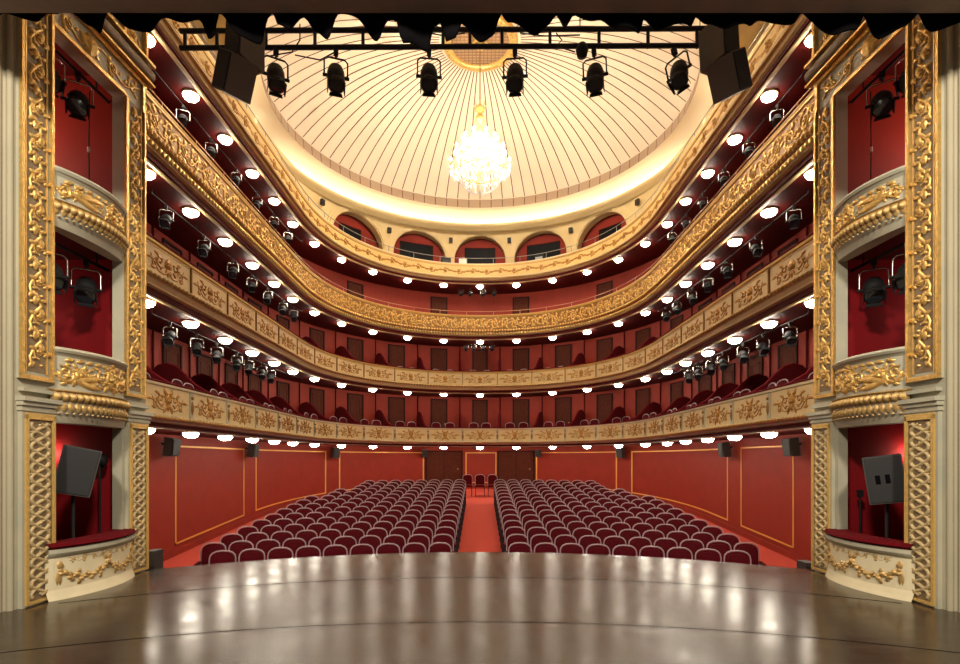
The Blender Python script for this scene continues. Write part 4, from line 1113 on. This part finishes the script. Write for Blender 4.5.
# ------------------------------------------------------------------ beam and curtain border at the top of the opening
mb = MB(); mb.box(-5.7, 5.7, 4.95, 5.3, at(0, 13, 5.3).z, 9.5); struct('beam_proscenium', mb, 'beam')
KP = [(-40, 26), (0, 22), (8, 16), (30, 15), (38, 12), (60, 18), (70, 12), (85, 20), (98, 30), (110, 16), (128, 28), (142, 26), (160, 20), (180, 24), (196, 14), (206, 34), (213, 34), (220, 16), (240, 36), (258, 38), (266, 14), (272, 13), (280, 28), (290, 33), (303, 14), (314, 26), (328, 38), (340, 18), (356, 16), (376, 36), (388, 22), (396, 24), (403, 46), (412, 42), (428, 46), (433, 22), (440, 22), (447, 44), (456, 42), (462, 26), (480, 36), (494, 32), (501, 15), (507, 26), (535, 30), (548, 22), (556, 16), (564, 32), (574, 18), (600, 14), (616, 30), (640, 32), (646, 14), (660, 26), (690, 28), (698, 14), (712, 18), (728, 30), (748, 26), (764, 14), (790, 28), (800, 16), (815, 16), (838, 34), (852, 34), (866, 14), (885, 34), (900, 30), (920, 14), (940, 26), (1000, 22)]
mb = MB(); vs = []; n = 340
for i in range(n + 1):
    px_ = -40 + 1040 * i / n
    for (a, ya), (b, yb) in zip(KP, KP[1:]):
        if a <= px_ <= b: t = (px_ - a) / (b - a); t = t * t * (3 - 2 * t); y = ya + (yb - ya) * t; break
    d_ = 5.36; p = at(px_, y, d_); zt = at(0, 5, d_).z
    for k in range(6):
        t = k / 5; fold = .05 * sin(i * .34) * (.3 + t); vs.append((p.x, d_ + fold, zt + (p.z - zt) * t))
for i in range(n + 1):
    for k in range(6):
        q = vs[i * 6 + k]; vs.append((q[0], q[1] + .02, q[2]))
fs = [(i * 6 + k, (i + 1) * 6 + k, (i + 1) * 6 + k + 1, i * 6 + k + 1) for i in range(n) for k in range(5)]
N1 = (n + 1) * 6
fs += [(a + N1, d + N1, c_ + N1, b + N1) for a, b, c_, d in fs] + [(i * 6 + 5, (i + 1) * 6 + 5, (i + 1) * 6 + 5 + N1, i * 6 + 5 + N1) for i in range(n)]
mb.add(vs, fs, True)
tag(mb.build('curtain_border', 'blackc'), 'black cloth curtain border with scalloped bottom edge under the dark beam', 'curtain')

# ------------------------------------------------------------------ fill lights, world, camera
def light(name, kind, loc, power, col=(1, .82, .6), size=.2, rot=None, **kw):
    l = bpy.data.lights.new(name, kind); l.energy = power; l.color = col
    if kind == 'AREA': l.size = size; l.shape = 'DISK'
    else: l.shadow_soft_size = size
    for k, v in kw.items(): setattr(l, k, v)
    o = bpy.data.objects.new(name, l); COL.objects.link(o); o.location = loc
    if rot: o.rotation_euler = rot
    return o
def aim(o, tgt):
    o.rotation_euler = (Vector(tgt) - o.location).to_track_quat('-Z', 'Y').to_euler()
# unseen area lights added over the stage, behind the viewpoint, to brighten the proscenium
for x in (-2.5, 2.5):
    o = light('stage_fill_light', 'AREA', (x, -2.5, 8.5), 800, (1, .9, .76), 1.2); aim(o, (-x * .6, 9, 3))
for sg in (-1, 1):  # added points without fixtures, brightening the top and middle box rooms
    light('box_fill_light', 'POINT', (sg * 6.9, 7.1, 6.3), 40, (1, .6, .5), .15)
    light('box_fill_light', 'POINT', (sg * 6.9, 7.2, 3.9), 10, (1, .7, .6), .15)
# dim warm world background added as ambient fill
w = bpy.data.worlds.new('world'); scene.world = w; w.use_nodes = True
w.node_tree.nodes['Background'].inputs[0].default_value = (1, .84, .66, 1); w.node_tree.nodes['Background'].inputs[1].default_value = .12

cam = bpy.data.cameras.new('camera'); co = bpy.data.objects.new('camera', cam); COL.objects.link(co)
co.location = (0, 0, CAMZ); co.rotation_euler = (pi / 2, 0, 0)
cam.sensor_width = 36; cam.sensor_fit = 'HORIZONTAL'; cam.lens = 36 * F / 960; cam.shift_y = (HY - 332) / 960; cam.clip_start = .05; cam.clip_end = 200
scene.camera = co
scene.view_settings.view_transform = 'Standard'; scene.view_settings.look = 'None'; scene.view_settings.gamma = 1; scene.view_settings.exposure = 0.4
scene.cycles.use_denoising = True
scene.cycles.max_bounces = 6; scene.cycles.diffuse_bounces = 4; scene.cycles.glossy_bounces = 3; scene.cycles.transmission_bounces = 3
scene.cycles.sample_clamp_indirect = 8; scene.cycles.caustics_reflective = False; scene.cycles.caustics_refractive = False
